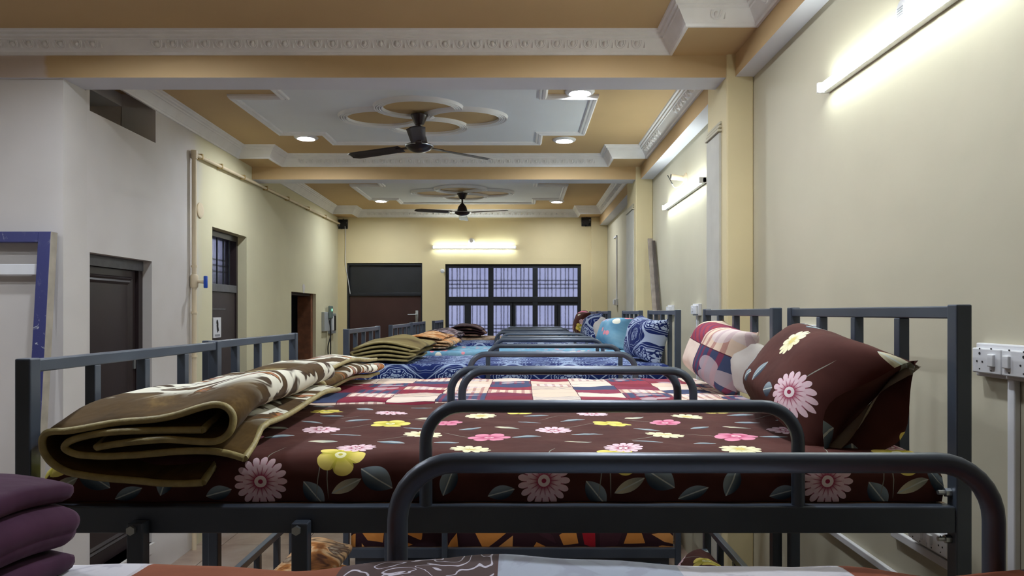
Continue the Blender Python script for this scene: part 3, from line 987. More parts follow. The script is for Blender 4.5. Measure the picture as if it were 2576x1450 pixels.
def floral(t, c):
    W, H = .595, .95
    s = t.sep(c); U, V = s[0], s[1]
    col = t.ramp(t.noise(c, 9, 3), [(.3, lin(74, 40, 36)), (.7, lin(88, 50, 44))])
    def dd(cx, cy):
        return (t.m('WRAP', t.m('SUBTRACT', U, cx), W / 2, -W / 2), t.m('WRAP', t.m('SUBTRACT', V, cy), H / 2, -H / 2))
    PAL = {'pink': (lin(168, 52, 88), lin(244, 214, 224), lin(250, 236, 238)), 'rose': (lin(196, 84, 120), lin(232, 150, 176), lin(240, 190, 200)),
           'cream': (lin(214, 204, 140), lin(244, 238, 200), lin(225, 205, 120)), 'yellow': (lin(196, 184, 60), lin(246, 226, 120), lin(240, 236, 190))}
    # leaves and stems first
    leaves = [(.348, .052, .040, .026, -.6), (.285, .036, .036, .013, .5), (.215, .018, .034, .020, -.9), (.015, .020, .030, .016, .3), (.50, .045, .034, .018, 1.2),
              (.42, .018, .034, .014, .4), (.19, .245, .034, .014, .2), (.35, .235, .036, .013, -.3), (.48, .225, .030, .012, .3), (.07, .30, .036, .014, .1), (.22, .34, .040, .010, -.1),
              (.02, .43, .036, .015, -.4), (.52, .43, .032, .014, .5), (.38, .42, .034, .012, -.2), (.20, .56, .036, .015, .2), (.08, .53, .034, .012, -.3), (.38, .62, .034, .016, .5),
              (.10, .66, .038, .015, -.2), (.45, .73, .036, .014, .3), (.17, .78, .034, .015, -.5), (.34, .82, .034, .014, .2), (.55, .80, .034, .014, .6), (.02, .86, .034, .014, .1),
              (.225, .05, .05, .0011, 1.45), (.245, .05, .045, .0011, 1.6), (.12, .12, .05, .0011, 1.3), (.36, .29, .06, .0012, .5), (.50, .33, .06, .0012, -.7), (.21, .47, .06, .0012, .6), (.38, .56, .06, .0012, -.4), (.15, .62, .06, .0012, .7)]
    for i, (cx, cy, L, wd, ang) in enumerate(leaves):
        a, b = dd(cx, cy)
        ca, sa = math.cos(ang), math.sin(ang)
        p = t.m('ADD', t.m('MULTIPLY', a, ca), t.m('MULTIPLY', b, sa))
        q = t.m('SUBTRACT', t.m('MULTIPLY', b, ca), t.m('MULTIPLY', a, sa))
        pn = t.m('DIVIDE', p, L)
        ed = t.m('MULTIPLY', t.m('SUBTRACT', 1.0, t.m('MULTIPLY', pn, pn)), wd)
        mk = t.m('LESS_THAN', t.m('ABSOLUTE', q), ed)
        k = t.mix(t.smooth(q, -wd, wd), lin(46, 60, 76), lin(160, 178, 188)) if i % 5 != 1 else t.mix(t.smooth(p, -L, L), lin(232, 224, 190), lin(150, 158, 150))
        if wd < .002: k = lin(150, 152, 140)
        else: k = t.mix(t.m('LESS_THAN', t.m('ABSOLUTE', q), .0014), k, lin(214, 222, 216))
        col = t.mix(mk, col, k)
    flowers = [(.105, .045, .055, 'pink', 17), (.267, .108, .052, 'yellow', 5), (.285, .175, .044, 'pink', 13), (.54, .155, .046, 'cream', 11), (.575, .30, .052, 'rose', 6), (.41, .335, .048, 'cream', 11),
               (.14, .41, .048, 'pink', 13), (.30, .50, .054, 'yellow', 5), (.45, .53, .042, 'rose', 6), (.535, .64, .046, 'cream', 11), (.267, .70, .048, 'pink', 15), (.06, .75, .05, 'yellow', 5), (.44, .86, .045, 'pink', 13)]
    for (cx, cy, Rr, pal, n) in flowers:
        a, b = dd(cx, cy)
        r = t.m('SQRT', t.m('ADD', t.m('MULTIPLY', a, a), t.m('MULTIPLY', b, b)))
        th = t.m('ARCTAN2', b, a)
        ab = t.m('ABSOLUTE', t.m('COSINE', t.m('MULTIPLY', th, n / 2)))
        pr = t.m('MULTIPLY', t.m('ADD', t.m('MULTIPLY', t.m('POWER', ab, .5), .34), .66), Rr)
        mk = t.m('LESS_THAN', r, pr)
        d_, l_, c_ = PAL[pal]
        k = t.mix(t.smooth(r, Rr * .22, Rr * .72), d_, l_)
        k = t.mix(t.m('MULTIPLY', t.m('LESS_THAN', ab, .30), .75), k, d_)
        if n > 8:      # inner whorl of petals
            ab2 = t.m('ABSOLUTE', t.m('SINE', t.m('MULTIPLY', th, n / 2)))
            pr2 = t.m('MULTIPLY', t.m('ADD', t.m('MULTIPLY', t.m('POWER', ab2, .5), .22), .44), Rr)
            k2 = t.mix(t.smooth(r, Rr * .20, Rr * .50), d_, l_)
            k2 = t.mix(t.m('MULTIPLY', t.m('LESS_THAN', ab2, .34), .8), k2, d_)
            k = t.mix(t.m('LESS_THAN', r, pr2), k, k2)
        k = t.mix(t.m('LESS_THAN', r, Rr * .23), k, c_)
        k = t.mix(t.m('LESS_THAN', r, Rr * .09), k, d_)
        col = t.mix(mk, col, k)
    return col
M_floral = cloth('brown_floral_cotton', floral)

def whitecell(t, c, sx, sy, seed=0.0):
    s = t.sep(c)
    a = t.m('FLOOR', t.m('DIVIDE', s[0], sx)); b = t.m('FLOOR', t.m('DIVIDE', s[1], sy))
    nd = t.n('ShaderNodeTexWhiteNoise', noise_dimensions='3D')
    t.put(nd.inputs[0], t.comb(a, b, seed))
    return nd.outputs[0], s, a, b

def patchwork(sx, sy, ph):
    def f(t, c):
        c2 = t.n('ShaderNodeMapping'); t.put(c2.inputs[0], c); c2.inputs['Location'].default_value = ph + (0,)
        c = c2.outputs[0]
        r, s, a, b = whitecell(t, c, sx, sy)
        k = t.ramp(r, [(0, lin(226, 204, 184)), (.34, lin(132, 42, 62)), (.50, lin(232, 214, 200)), (.72, lin(66, 76, 108)), (.90, lin(150, 54, 72))], 'CONSTANT')
        # plaid stripes inside the cells
        st = t.m('GREATER_THAN', t.m('SINE', t.m('MULTIPLY', s[0], 2 * PI / .032)), .35)
        r2, *_ = whitecell(t, c, sx, sy, 3.0)
        k = t.mix(t.m('MULTIPLY', t.m('MULTIPLY', st, t.m('GREATER_THAN', r2, .55)), .55), k, lin(150, 40, 60))
        st2 = t.m('GREATER_THAN', t.m('SINE', t.m('MULTIPLY', t.m('ADD', s[1], t.m('MULTIPLY', s[0], .4)), 2 * PI / .028)), .4)
        k = t.mix(t.m('MULTIPLY', t.m('MULTIPLY', st2, t.m('LESS_THAN', r2, .25)), .5), k, lin(60, 60, 104))
        # leaf print, a pale or dark spray in some cells
        fx = t.m('SUBTRACT', t.m('FRACT', t.m('DIVIDE', s[0], sx)), .5); fy = t.m('SUBTRACT', t.m('FRACT', t.m('DIVIDE', s[1], sy)), .5)
        rr = t.m('SQRT', t.m('ADD', t.m('MULTIPLY', fx, fx), t.m('MULTIPLY', fy, fy)))
        th = t.m('ARCTAN2', fy, fx)
        lob = t.m('ADD', t.m('MULTIPLY', t.m('ABSOLUTE', t.m('COSINE', t.m('MULTIPLY', th, 1.5))), .22), .14)
        spray = t.m('LESS_THAN', rr, lob)
        k = t.mix(t.m('MULTIPLY', spray, t.m('MULTIPLY', t.m('GREATER_THAN', r2, .62), .55)), k, t.mix(t.m('GREATER_THAN', r, .6), lin(216, 206, 214), lin(214, 196, 200)))
        # dark seam lines
        sm = t.m('MAXIMUM', t.m('GREATER_THAN', t.m('ABSOLUTE', fx), .492), t.m('GREATER_THAN', t.m('ABSOLUTE', fy), .49))
        return t.mix(sm, k, lin(88, 40, 52))
    return f
M_patch = cloth('burgundy_patchwork_cotton', patchwork(.17, .115, (0.03, .02)))
M_patch_p = cloth('burgundy_patchwork_case', patchwork(.21, .17, (.34, .30)))

def lace(base, pale, W=.34, H=.26):
    def f(t, c):
        s = t.sep(c)
        out = t.ramp(t.noise(c, 12, 3), [(.3, tuple(x*.85 for x in base[:3]) + (1,)), (.7, tuple(x*1.15 for x in base[:3]) + (1,))])
        for ox, oy in ((0, 0), (W / 2, H / 2)):
            a = t.m('DIVIDE', t.m('WRAP', t.m('SUBTRACT', s[0], ox), W / 2, -W / 2), W / 2)
            b = t.m('DIVIDE', t.m('WRAP', t.m('SUBTRACT', s[1], oy), H / 2, -H / 2), H / 2)
            r = t.m('SQRT', t.m('ADD', t.m('MULTIPLY', a, a), t.m('MULTIPLY', b, b)))
            th = t.m('ARCTAN2', b, a)
            sc = t.m('ADD', r, t.m('MULTIPLY', t.m('COSINE', t.m('MULTIPLY', th, 8)), .035))
            line = lambda v, w: t.m('LESS_THAN', t.m('ABSOLUTE', t.m('SUBTRACT', sc, v)), w)
            ve = t.n('ShaderNodeTexVoronoi', feature='DISTANCE_TO_EDGE'); t.put(ve.inputs['Vector'], c); ve.inputs['Scale'].default_value = 46
            pet = t.m('ADD', .20, t.m('MULTIPLY', t.m('ABSOLUTE', t.m('COSINE', t.m('MULTIPLY', th, 4))), .12))
            curl = t.m('MULTIPLY', t.m('MAXIMUM', t.m('GREATER_THAN', ve.outputs['Distance'], .10), t.m('LESS_THAN', t.m('ABSOLUTE', t.m('SUBTRACT', r, pet)), .03)),
                       t.m('MULTIPLY', t.m('LESS_THAN', sc, .50 if ox == 0 else .34), t.m('GREATER_THAN', t.m('ABSOLUTE', t.m('SUBTRACT', sc, .36)), .025)))
            pal = pale if ox == 0 else tuple(x * .55 + y * .45 for x, y in zip(base, pale))
            out = t.mix(t.m('MULTIPLY', curl, .85), out, pal)
            out = t.mix(line(.55, .016), out, pal)
            out = t.mix(t.m('MULTIPLY', line(.66, .012), .7), out, pal)
        # ogee lattice
        o = t.m('ABSOLUTE', t.m('SUBTRACT', t.m('ABSOLUTE', t.m('COSINE', t.m('MULTIPLY', s[0], PI / W))), t.m('ABSOLUTE', t.m('SINE', t.m('MULTIPLY', s[1], PI / H)))))
        return t.mix(t.m('MULTIPLY', t.m('LESS_THAN', o, .05), .8), out, pale)
    return f
M_lace = cloth('navy_lace_print', lace(lin(28, 44, 104), lin(176, 196, 226)))
M_lace2 = cloth('navy_lace_print_far', lace(lin(34, 50, 110), lin(180, 198, 226), .30, .22))
M_lace_p = cloth('navy_lace_case', lace(lin(26, 40, 98), lin(190, 204, 226), .30, .26))

def skyprint(t, c):
    k = t.ramp(t.noise(c, 5, 4, .6), [(.25, lin(80, 130, 164)), (.5, lin(112, 160, 188)), (.75, lin(150, 188, 206))])
    v = t.n('ShaderNodeTexVoronoi'); t.put(v.inputs['Vector'], c); v.inputs['Scale'].default_value = 13
    k = t.mix(t.m('LESS_THAN', v.outputs['Distance'], .26), k, lin(236, 150, 160))
    v2 = t.n('ShaderNodeTexVoronoi'); t.put(v2.inputs['Vector'], t.m('ADD', 0, 0) and c); v2.inputs['Scale'].default_value = 6.5
    return t.mix(t.m('LESS_THAN', v2.outputs['Distance'], .17), k, lin(232, 230, 214))
M_sky = cloth('pale_blue_spotted_cotton', skyprint)

def patchred(t, c):
    v = t.n('ShaderNodeTexVoronoi', feature='F1'); t.put(v.inputs['Vector'], c); v.inputs['Scale'].default_value = 6.0; v.inputs['Randomness'].default_value = .8
    e = t.n('ShaderNodeTexVoronoi', feature='DISTANCE_TO_EDGE'); t.put(e.inputs['Vector'], c); e.inputs['Scale'].default_value = 6.0; e.inputs['Randomness'].default_value = .8
    r = t.sep(v.outputs['Color'])[0]
    k = t.ramp(r, [(0, lin(226, 150, 76)), (.34, lin(72, 42, 52)), (.44, lin(190, 34, 50)), (.66, lin(232, 164, 96)), (.86, lin(176, 34, 48))], 'CONSTANT')
    return t.mix(t.m('GREATER_THAN', e.outputs['Distance'], .07), lin(58, 34, 42), k)
M_patchred = cloth('plum_orange_patch_cotton', patchred)

def nearprint(t, c):
    s = t.sep(c)
    u = t.m('ADD', t.m('DIVIDE', s[0], 2.0), .5)            # -1..1 m  ->  0..1
    P = lambda x: (x + .02) / 2 + .5
    k = t.ramp(u, [(0, lin(204, 202, 210)), (P(-.463), lin(140, 82, 58)), (P(-.228), lin(82, 66, 66)), (P(-.028), lin(172, 180, 196)), (P(.19), lin(206, 204, 212)), (P(.392), lin(134, 72, 48)), (P(.62), lin(60, 52, 70))], 'CONSTANT')
    nz = t.noise(c, 9, 2, .5, 1.5)
    ln = t.m('LESS_THAN', t.m('ABSOLUTE', t.m('SUBTRACT', t.m('FRACT', t.m('MULTIPLY', nz, 9)), .5)), .07)
    brown = t.m('MULTIPLY', t.m('GREATER_THAN', u, P(-.215)), t.m('LESS_THAN', u, P(-.032)))
    k = t.mix(t.m('MULTIPLY', ln, t.m('MULTIPLY', brown, .9)), k, lin(206, 200, 214))
    soft = t.smooth(t.noise(c, 13, 3, .5, 2.0), .52, .62)
    white = t.m('ADD', t.m('LESS_THAN', u, P(-.463)), t.m('MULTIPLY', t.m('GREATER_THAN', u, P(-.028)), t.m('LESS_THAN', u, P(.392))))
    k = t.mix(t.m('MULTIPLY', soft, t.m('MULTIPLY', white, .35)), k, lin(140, 138, 158))
    rust = t.m('SUBTRACT', 1.0, t.m('ADD', white, brown, clamp=True))
    return t.mix(t.m('MULTIPLY', t.m('MULTIPLY', t.noise(c, 40, 3), rust), .35), k, lin(96, 46, 30))
M_near = cloth('large_patch_print_cotton', nearprint, bump=.25, bscale=14)

def beige(t, c):
    return t.ramp(t.noise(c, 10, 4, .6), [(.3, lin(70, 44, 44)), (.5, lin(176, 150, 128)), (.7, lin(210, 190, 160))])
M_beige = cloth('beige_brown_print', beige)

# ------------------------------------------------------------------ mattresses
def mattress(name, label, cx, cy, z0, z1, mat, hw=.43, xa=-.945, xb=.945, amp=.002, big=0.0, seed=0):
    r = .032
    prof = [(-hw + .004, z0), (-hw, z0 + .02), (-hw - .004, (z0 + z1) / 2)]
    for k in range(5):
        a = PI - PI / 2 * k / 4
        prof.append((-hw + r + r * math.cos(a), z1 - r + r * math.sin(a)))
    for k in range(1, 16):
        prof.append((-hw + r + (2 * hw - 2 * r) * k / 16, z1))
    for k in range(5):
        a = PI / 2 - PI / 2 * k / 4
        prof.append((hw - r + r * math.cos(a), z1 - r + r * math.sin(a)))
    prof += [(hw + .004, (z0 + z1) / 2), (hw, z0 + .02), (hw - .004, z0)]
    arc = [0]
    for a, b in zip(prof[:-1], prof[1:]):
        arc.append(arc[-1] + math.hypot(b[0] - a[0], b[1] - a[1]))
    nx = 80
    xs = [xa + (xb - xa) * i / nx for i in range(nx + 1)]
    rows, uvs = [], []
    for x in xs:
        e = min(x - xa, xb - x)
        sh = 1 - .35 * max(0, 1 - e / .05) ** 2
        row, ur = [], []
        for (p, q), al in zip(prof, arc):
            zz = z0 + (q - z0) * sh
            fr = (q - z0) / (z1 - z0)
            wz = amp * (math.sin(x * 23 + seed + p * 9) + .7 * math.sin(x * 41 + p * 31 + seed * 2) + .8 * math.sin(p * 47 + x * 6 + seed))
            bz = big * (math.sin(x * 7.3 + seed) * .6 + math.sin(x * 15.1 + 1.3 + seed) * .4 + .6 * mnoise.noise(Vector((x * 5, p * 6, seed))))
            py = p + (.003 * math.sin(x * 31 + seed) if abs(abs(p) - hw) < .02 else 0)
            row.append((x, py, zz + (wz + bz) * max(0, fr)))
            ur.append((x, al))
        rows.append(row); uvs.append(ur)
    m = MB(); b = m.grid(rows, uvs)
    n = len(prof)
    m.f.append(tuple(b + k for k in range(n - 1, -1, -1)))
    m.f.append(tuple(b + nx * n + k for k in range(n)))
    # underside
    for i in range(nx):
        m.f.append((b + i * n, b + (i + 1) * n, b + (i + 1) * n + n - 1, b + i * n + n - 1))
    o = m.build(name, mat, None, True, 60, loc=(cx, cy, 0))
    return tag(o, label, 'mattress', 'mattresses in printed sheets')
MZ0 = 1.341
bx = lambda k: BEDS[k][0]; by = lambda k: BEDS[k][1]
mattress('mattress', 'mattress in rust, white and brown patch print at bottom of the picture', bx('Z'), by('Z'), MZ0, 1.430, M_near, amp=.002, big=.010, seed=1.0)
mattress('mattress', 'mattress in dark brown floral sheet with pink daisies', bx('A'), by('A'), MZ0, 1.44, M_floral, seed=2.0)
mattress('mattress', 'mattress in burgundy, cream and navy patchwork sheet', bx('B'), by('B'), MZ0, 1.435, M_patch, seed=3.0)
mattress('mattress', 'mattress in navy lace-print sheet under olive folded blanket', bx('C'), by('C'), MZ0, 1.435, M_lace, seed=4.0)
mattress('mattress', 'mattress in pale blue sheet with pink spots', bx('D'), by('D'), MZ0, 1.44, M_sky, seed=5.0)
mattress('mattress', 'mattress in navy lace-print sheet beyond the pale blue one', bx('E'), by('E'), MZ0, 1.44, M_lace2, seed=6.0)
mattress('mattress', 'mattress in beige and brown sheet nearest the far wall', bx('F'), by('F'), MZ0, 1.44, M_beige, seed=7.0)
mattress('mattress', 'lower-bunk mattress in plum sheet with orange and red patches', bx('C'), by('C'), .364, .50, M_patchred, seed=8.0)
mattress('mattress', 'lower-bunk mattress under the patchwork bed, brown print', bx('B'), by('B'), .364, .47, M_beige, seed=9.0)

# ------------------------------------------------------------------ pillows
def pillow(label, loc, mat, W=.58, H=.32, T=.15, Tb=.07, tilt=20, roll=0, yaw=0, uvo=(0, 0), pinch=.09, seed=0, inner=False, flap=False):
    """width along the bed width, leaning on the headboard; loc = middle of its lower edge"""
    N = 26
    ta = math.radians(tilt)
    X = Vector((0, -1, 0)); Y = Vector((math.sin(ta), 0, math.cos(ta))); Z = X.cross(Y)
    rm = Matrix((X, Y, Z)).transposed()
    rm = Matrix.Rotation(math.radians(yaw), 3, 'Z') @ rm @ Matrix.Rotation(math.radians(roll), 3, 'Z')
    def pt(u, v, side):
        x = W / 2 * u * (1 - pinch * (1 - v * v)); y = H / 2 * v * (1 - pinch * (1 - u * u))
        ear = 1 + .07 * (abs(u * v) ** 10)
        x *= ear; y *= ear
        f = max(0, (1 - u ** 4) * (1 - v ** 4)) ** .55
        th = (T if side > 0 else -Tb) * f
        wr = .006 * mnoise.noise(Vector((u * 2.3 + seed, v * 2.3, side * 3))) + .0035 * math.sin(9 * u + 7 * v + seed) * (1 - f)
        sag = -.012 * f * (1 - v)
        return (x, y + sag, th + wr * (1 if f > 0 else 0) + (.007 * math.sin(6 * u + seed) * (abs(v) ** 8) + .007 * math.sin(5 * v + seed) * (abs(u) ** 8)))
    m = MB()
    g = [-1 + 2 * i / N for i in range(N + 1)]
    for side in (1, -1):
        rows = [[Vector(pt(u, v, side)) for u in g] for v in g]
        uvs = [[(p.x + uvo[0], p.y + uvo[1]) for p in row] for row in rows]
        m.grid(rows, uvs)
    bmx = m.mesh('pillow', True)
    bm = bmesh.new(); bm.from_mesh(bmx); bmesh.ops.remove_doubles(bm, verts=bm.verts, dist=.0006); bmesh.ops.recalc_face_normals(bm, faces=bm.faces); bm.to_mesh(bmx); bm.free()
    base = Vector(loc)
    ctr = base + rm @ Vector((0, H / 2, 0))
    t = thing('pillow', label, 'pillow', ctr, 0, 'pillows leaning on the headboards')
    t.rotation_euler = rm.to_euler()
    link('pillow_case', bmx, mat, t)
    if flap:      # open end of the case, two cloth layers, with pale lining inside
        for q, (zoff, mm, nm) in enumerate(((.045, mat, 'case_flap'), (-.045, mat, 'case_flap'), (0, M_lining, 'case_lining'))):
            rows, uvs = [], []
            for i in range(6):
                s = i / 5
                row, ur = [], []
                for j in range(17):
                    v = -1 + 2 * j / 16
                    x = W / 2 * (.93 + .15 * s * (1 if q < 2 else .8)) + .006 * math.sin(5 * v + q)
                    y = H / 2 * v * (.98 + .05 * s)
                    z = zoff * s * (1 - v * v) * 1.6 + (.012 * math.sin(4 * v + q * 2 + 3 * s)) * s + .05 * (1 - s) * 0
                    row.append((x, y, z)); ur.append((x + uvo[0], y + uvo[1]))
                rows.append(row); uvs.append(ur)
            k = MB(); k.grid(rows, uvs)
            k.build(nm, mm, t, True)
    if inner:     # white inner pillow sticking out of the open near end
        rows = []
        for i in range(9):
            s = i / 8
            sc = (1 - .10 * s)
            rows.append([(W / 2 * (.80 + .30 * s), H / 2 * .80 * sc * math.sin(a), (T * .40 if math.cos(a) > 0 else T * .5) * sc * math.cos(a) * (1 - .7 * s ** 3) - .045 * s + .006 * math.sin(a * 5 + s * 4))
                         for a in [2 * PI * k / 24 for k in range(24)]])
        k = MB(); b = k.grid(rows, close=True); k.f.append(tuple(b + 8 * 24 + q for q in range(24)))
        k.build('inner_pillow', M_lining_w, t, True, 70)
    return t
M_lining = plain('case_lining_cloth', lin(150, 138, 122), .85, var=.1)
M_lining_w = plain('white_inner_pillow', lin(206, 200, 194), .85, var=.06, bump=.3, bscale=20)
pillow('plump dark brown floral pillow leaning on the nearest headboard', (.69, 1.86, 1.435), M_floral, .56, .29, .15, .06, 40, -7, 0, (-.085, .115), .07, 1.0, flap=True)
pillow('burgundy, cream and navy patchwork pillow with white inner showing', (.775, 2.83, 1.45), M_patch_p, .50, .25, .145, .05, 22, -5, 0, (.2, .2), .08, 2.0, inner=True)
pillow('navy lace-print pillow standing beside the pale blue pillow', (.775, 4.50, 1.435), M_lace_p, .50, .28, .12, .06, 14, -3, 10, (.1, .12), .10, 3.0)
pillow('pale blue pillow with pink spots on the pale blue bed', (.765, 5.84, 1.44), M_sky, .52, .26, .16, .06, 20, 2, 6, (.1, .1), .09, 4.0)
pillow('navy lace-print pillow with grey open end, behind the pale blue pillow', (.72, 7.30, 1.45), M_lace_p, .50, .28, .13, .06, 16, 4, 0, (.15, .1), .09, 5.0, inner=True)
pillow('small-looking brown floral pillow on the farthest bunk', (.73, 8.72, 1.45), M_floral, .50, .32, .13, .06, 16, -4, 0, (.05, .15), .10, 6.0)
pillow('dark brown floral pillow on the lower bunk under the patchwork bed', (.68, 2.90, .49), M_floral, .5, .26, .11, .05, 38, 4, 0, (.3, .4), .09, 7.0)

# ------------------------------------------------------------------ folded blankets
def velvet(name, build):
    return cloth(name, build, .85, .05, .25, 18)
def tiger(y0, y1):
    def f(t, c):
        s = t.sep(c)
        cc = t.comb(t.m('MULTIPLY', s[0], 1.0), t.m('MULTIPLY', s[1], 1.15), 0)
        nz = t.noise(cc, 4.2, 3, .5, 1.6)
        k = t.ramp(nz, [(.0, lin(70, 50, 25)), (.40, lin(84, 62, 33)), (.455, lin(60, 42, 26)), (.475, lin(226, 222, 205)), (.575, lin(232, 230, 214)), (.59, lin(74, 52, 34)), (.62, lin(96, 70, 38)),
                        (.645, lin(198, 124, 66)), (.68, lin(120, 120, 132)), (.73, lin(70, 50, 30))])
        brown = t.ramp(t.noise(c, 7, 4, .6, .8), [(.3, lin(62, 44, 18)), (.55, lin(84, 62, 26)), (.75, lin(126, 100, 52))])
        return t.mix(t.smooth(t.m('ADD', s[1], t.m('MULTIPLY', nz, .2)), y0, y1), brown, k)
    return f
M_tiger_a = velvet('brown_marbled_fleece', tiger(1.66, 1.80))
M_tiger_b = velvet('brown_tiger_fleece', tiger(2.72, 2.86))
M_bind = plain('olive_satin_binding', lin(160, 146, 96), .5, var=.18, scale=40, bump=.4, bscale=120)
def olive(t, c):
    return t.ramp(t.noise(c, 4, 3, .5, .8), [(.3, lin(84, 66, 34)), (.5, lin(128, 112, 66)), (.7, lin(150, 136, 88))])
M_olive = velvet('olive_fleece', olive)
def rust(t, c):
    return t.ramp(t.noise(c, 7, 3, .55, 1.4), [(.3, lin(92, 48, 22)), (.43, lin(190, 122, 60)), (.52, lin(226, 186, 140)), (.60, lin(90, 60, 44)), (.72, lin(214, 196, 170))])
M_rust = velvet('orange_marbled_fleece', rust)
def plumw(t, c):
    return t.ramp(t.noise(c, 8, 3, .55, 1.0), [(.36, lin(44, 32, 42)), (.48, lin(62, 40, 50)), (.54, lin(190, 176, 184)), (.62, lin(128, 60, 80)), (.72, lin(50, 34, 44))])
M_plumw = velvet('plum_white_fleece', plumw)
def plum(t, c):
    return t.ramp(t.noise(c, 5, 3), [(.3, lin(56, 28, 50)), (.7, lin(78, 42, 70))])
M_plum = velvet('plum_fleece', plum)
def plumtan(t, c):
    s = t.sep(c)
    return t.mix(t.smooth(t.noise(c, 4, 2), .56, .62), t.ramp(t.noise(c, 5, 3), [(.3, lin(50, 30, 38)), (.7, lin(72, 44, 50))]), lin(176, 140, 120))
M_plumtan = velvet('plum_tan_fleece', plumtan)

def blanket(label, paths, ys, xform, mat, th=.014, bind=None, bind_r=.008, name='folded_blanket', group='folded blankets at the foot ends'):
    """paths: front profiles [(x,z)..]; xform(x,z,s) moves a profile point at depth fraction s"""
    y0, y1 = ys
    xs = [p[0] for q in paths for p in q]; zs = [p[1] for q in paths for p in q]
    base = Vector(((min(xs) + max(xs)) / 2, (y0 + y1) / 2, min(zs)))
    t = thing(name, label, 'blanket', base, 0, group)
    m = MB(); NS = 16
    sm = [smoothpath([(p[0], p[1], 0) for p in q], 5) for q in paths]
    def P(p, s, k):
        x, z = xform(p.x, p.y, s)
        yy = y0 + (y1 - y0) * s
        wob = .006 * math.sin(p.x * 21 + s * 9 + k) + .01 * mnoise.noise(Vector((p.x * 6, s * 3.5, z * 5 + k)))
        yj = .012 * mnoise.noise(Vector((p.x * 9, k * 5.0, z * 14))) if s in (0, 1) else 0
        return Vector((x + .4 * wob, yy + yj, z + wob * min(1, .35 + s))) - base
    for k, q in enumerate(sm):
        rows, uvs = [], []
        arc = [0]
        for a, b in zip(q[:-1], q[1:]): arc.append(arc[-1] + (b - a).length)
        for j in range(NS + 1):
            s = j / NS
            rows.append([P(p, s, k) for p in q]); uvs.append([(al, y0 + (y1 - y0) * s) for al in arc])
        m.grid(rows, uvs)
        if bind:
            b = MB()
            b.tube([P(p, 0, k) for p in q], bind_r, 8)
            for e in (0, -1):
                b.tube([P(q[e], j / NS, k) for j in range(NS + 1)], bind_r, 8)
            b.build('binding', bind, t, True, 60)
    o = m.build('blanket_cloth', mat, t, True)
    so = o.modifiers.new('thickness', 'SOLIDIFY'); so.thickness = th; so.offset = 0
    sb = o.modifiers.new('soft', 'SUBSURF'); sb.levels = 1; sb.render_levels = 1
    return t

# olive-bound brown blanket on the floral bed, traced fold by fold
def zp(zx, zy, d=1.45):
    pxx = zx / 2.544; pyy = 880 + zy / 2.544
    return ((pxx - 1312) / 1780 * d, EYE - (pyy - 787) / 1780 * d)
pa1 = [zp(*p) for p in ((1310, 862), (1150, 868), (1000, 872), (850, 862), (700, 842), (560, 815), (450, 790), (350, 740), (290, 670), (280, 600), (310, 548), (370, 532), (440, 532), (560, 518), (700, 497), (850, 478), (1000, 458), (1150, 425), (1280, 385),
                        (1380, 366), (1450, 385), (1490, 440), (1490, 510), (1460, 565), (1390, 598), (1250, 590), (1100, 580), (950, 596), (800, 618), (620, 645))]
pa2 = [zp(*p) for p in ((1560, 722), (1450, 690), (1320, 668), (1150, 662), (1000, 672), (850, 692), (700, 708), (580, 708), (480, 695), (415, 658), (425, 622), (480, 596), (580, 572), (720, 552), (900, 535), (1100, 530), (1300, 535))]
def xf_a(x, z, s):
    e = min(1, s / .16); e = e * e * (3 - 2 * e)
    zb = 1.378 + .074 * e
    hs = 1 - .34 * e
    xl = -.985
    return (xl + .02 * s + (x - xl) * (1 - .12 * s), zb + (z - 1.372) * hs + .018 * math.sin(PI * min(1, s * 1.1)) * max(0, (z - 1.45) / .1))
blanket('large brown and cream fleece blanket with olive binding on the floral bed', [pa1, pa2], (1.445, 2.33), xf_a, M_tiger_a, .013, M_bind, .0075)

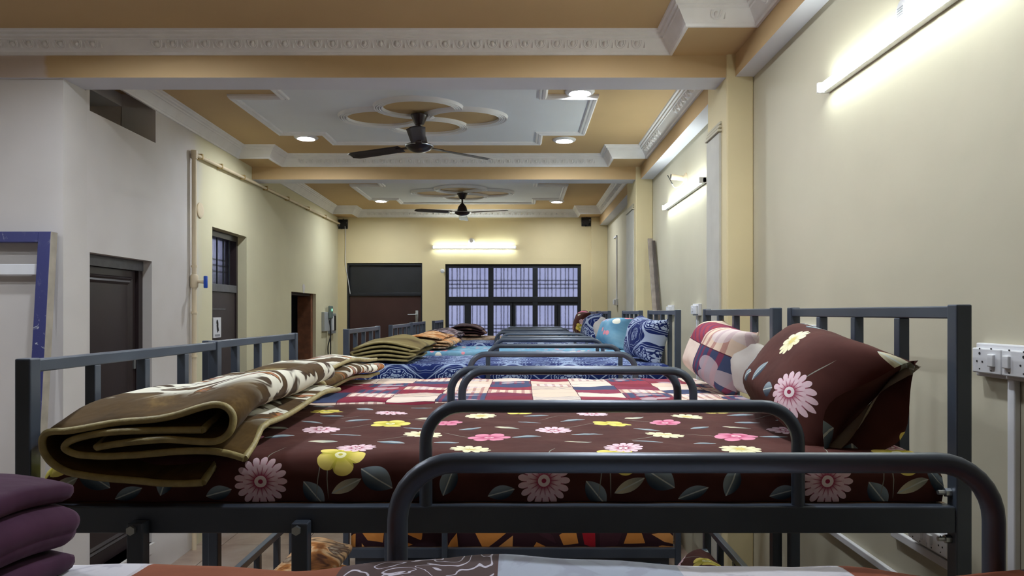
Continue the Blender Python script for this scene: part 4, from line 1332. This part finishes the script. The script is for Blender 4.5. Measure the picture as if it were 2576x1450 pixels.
def serp(xl, xr, z0, h, n, bulge=.0, jit=.03, rr=None):
    """serpentine fold profile starting at right bottom"""
    q = rr or R
    st = h / n
    pts = []
    for i in range(n):
        z = z0 + st * (i + .5)
        a = xr + q.uniform(-jit, jit); b = xl + q.uniform(-.01, .01)
        xsx = [a + (b - a) * f for f in (0, .2, .4, .6, .8, 1)]
        if i % 2: xsx.reverse()
        for x in xsx:
            f = (x - xl) / (xr - xl)
            pts.append((x, z + bulge * (i + .6) / n * math.sin(PI * min(1, max(0, f))) ** .8))
        if i < n - 1:
            e = xsx[-1] + (-.5 * st if i % 2 == 0 else .5 * st)
            pts.append((e, z + st * .5))
    return pts
ident = lambda x, z, s: (x - .0 * s, z)
def taper(k=.1, b=.02):
    return lambda x, z, s: (x + k * .3 * s, z + b * math.sin(PI * s) * max(0, (z - 1.45)) / .1)
blanket('brown and orange striped fleece blanket on the patchwork bed', [serp(-.99, -.70, 1.448, .085, 4, .015, .02)], (2.47, 3.28), lambda x, z, s: (x + .045 * s, z + .012 * math.sin(PI * s)), M_tiger_b, .013, M_bind, .0075)
blanket('olive folded fleece blanket on the front navy bed', [serp(-1.0, -.62, 1.445, .085, 5, .045, .06)], (4.20, 4.90), taper(.05, .02), M_olive, .013, M_bind, .0075)
blanket('orange and cream marbled blanket on the pale blue bed', [serp(-.95, -.60, 1.452, .075, 4, .04, .03)], (5.54, 6.30), taper(.08, .015), M_rust, .016)
blanket('plum and white blanket on the far navy bed', [serp(-1.0, -.66, 1.452, .075, 4, .04, .03)], (6.98, 7.74), taper(.08, .015), M_plumw, .016)
blanket('rounded dark plum blanket on the farthest bunk beside the window', [serp(-.90, -.47, 1.452, .080, 4, .065, .02)], (8.42, 9.1), taper(.02, .01), M_plumtan, .018)
blanket('dark purple fleece blanket in the lower left foreground', [serp(-.97, -.545, 1.432, .110, 4, .0, .02)], (.28, .86), lambda x, z, s: (x, z + .004 * math.sin(9 * s)), M_plum, .024)
blanket('orange and white tiger-marked blanket on the lower bunk behind the ladder', [serp(-1.0, -.78, .485, .23, 5, .03, .02)], (2.52, 3.2), ident, M_rust, .016)
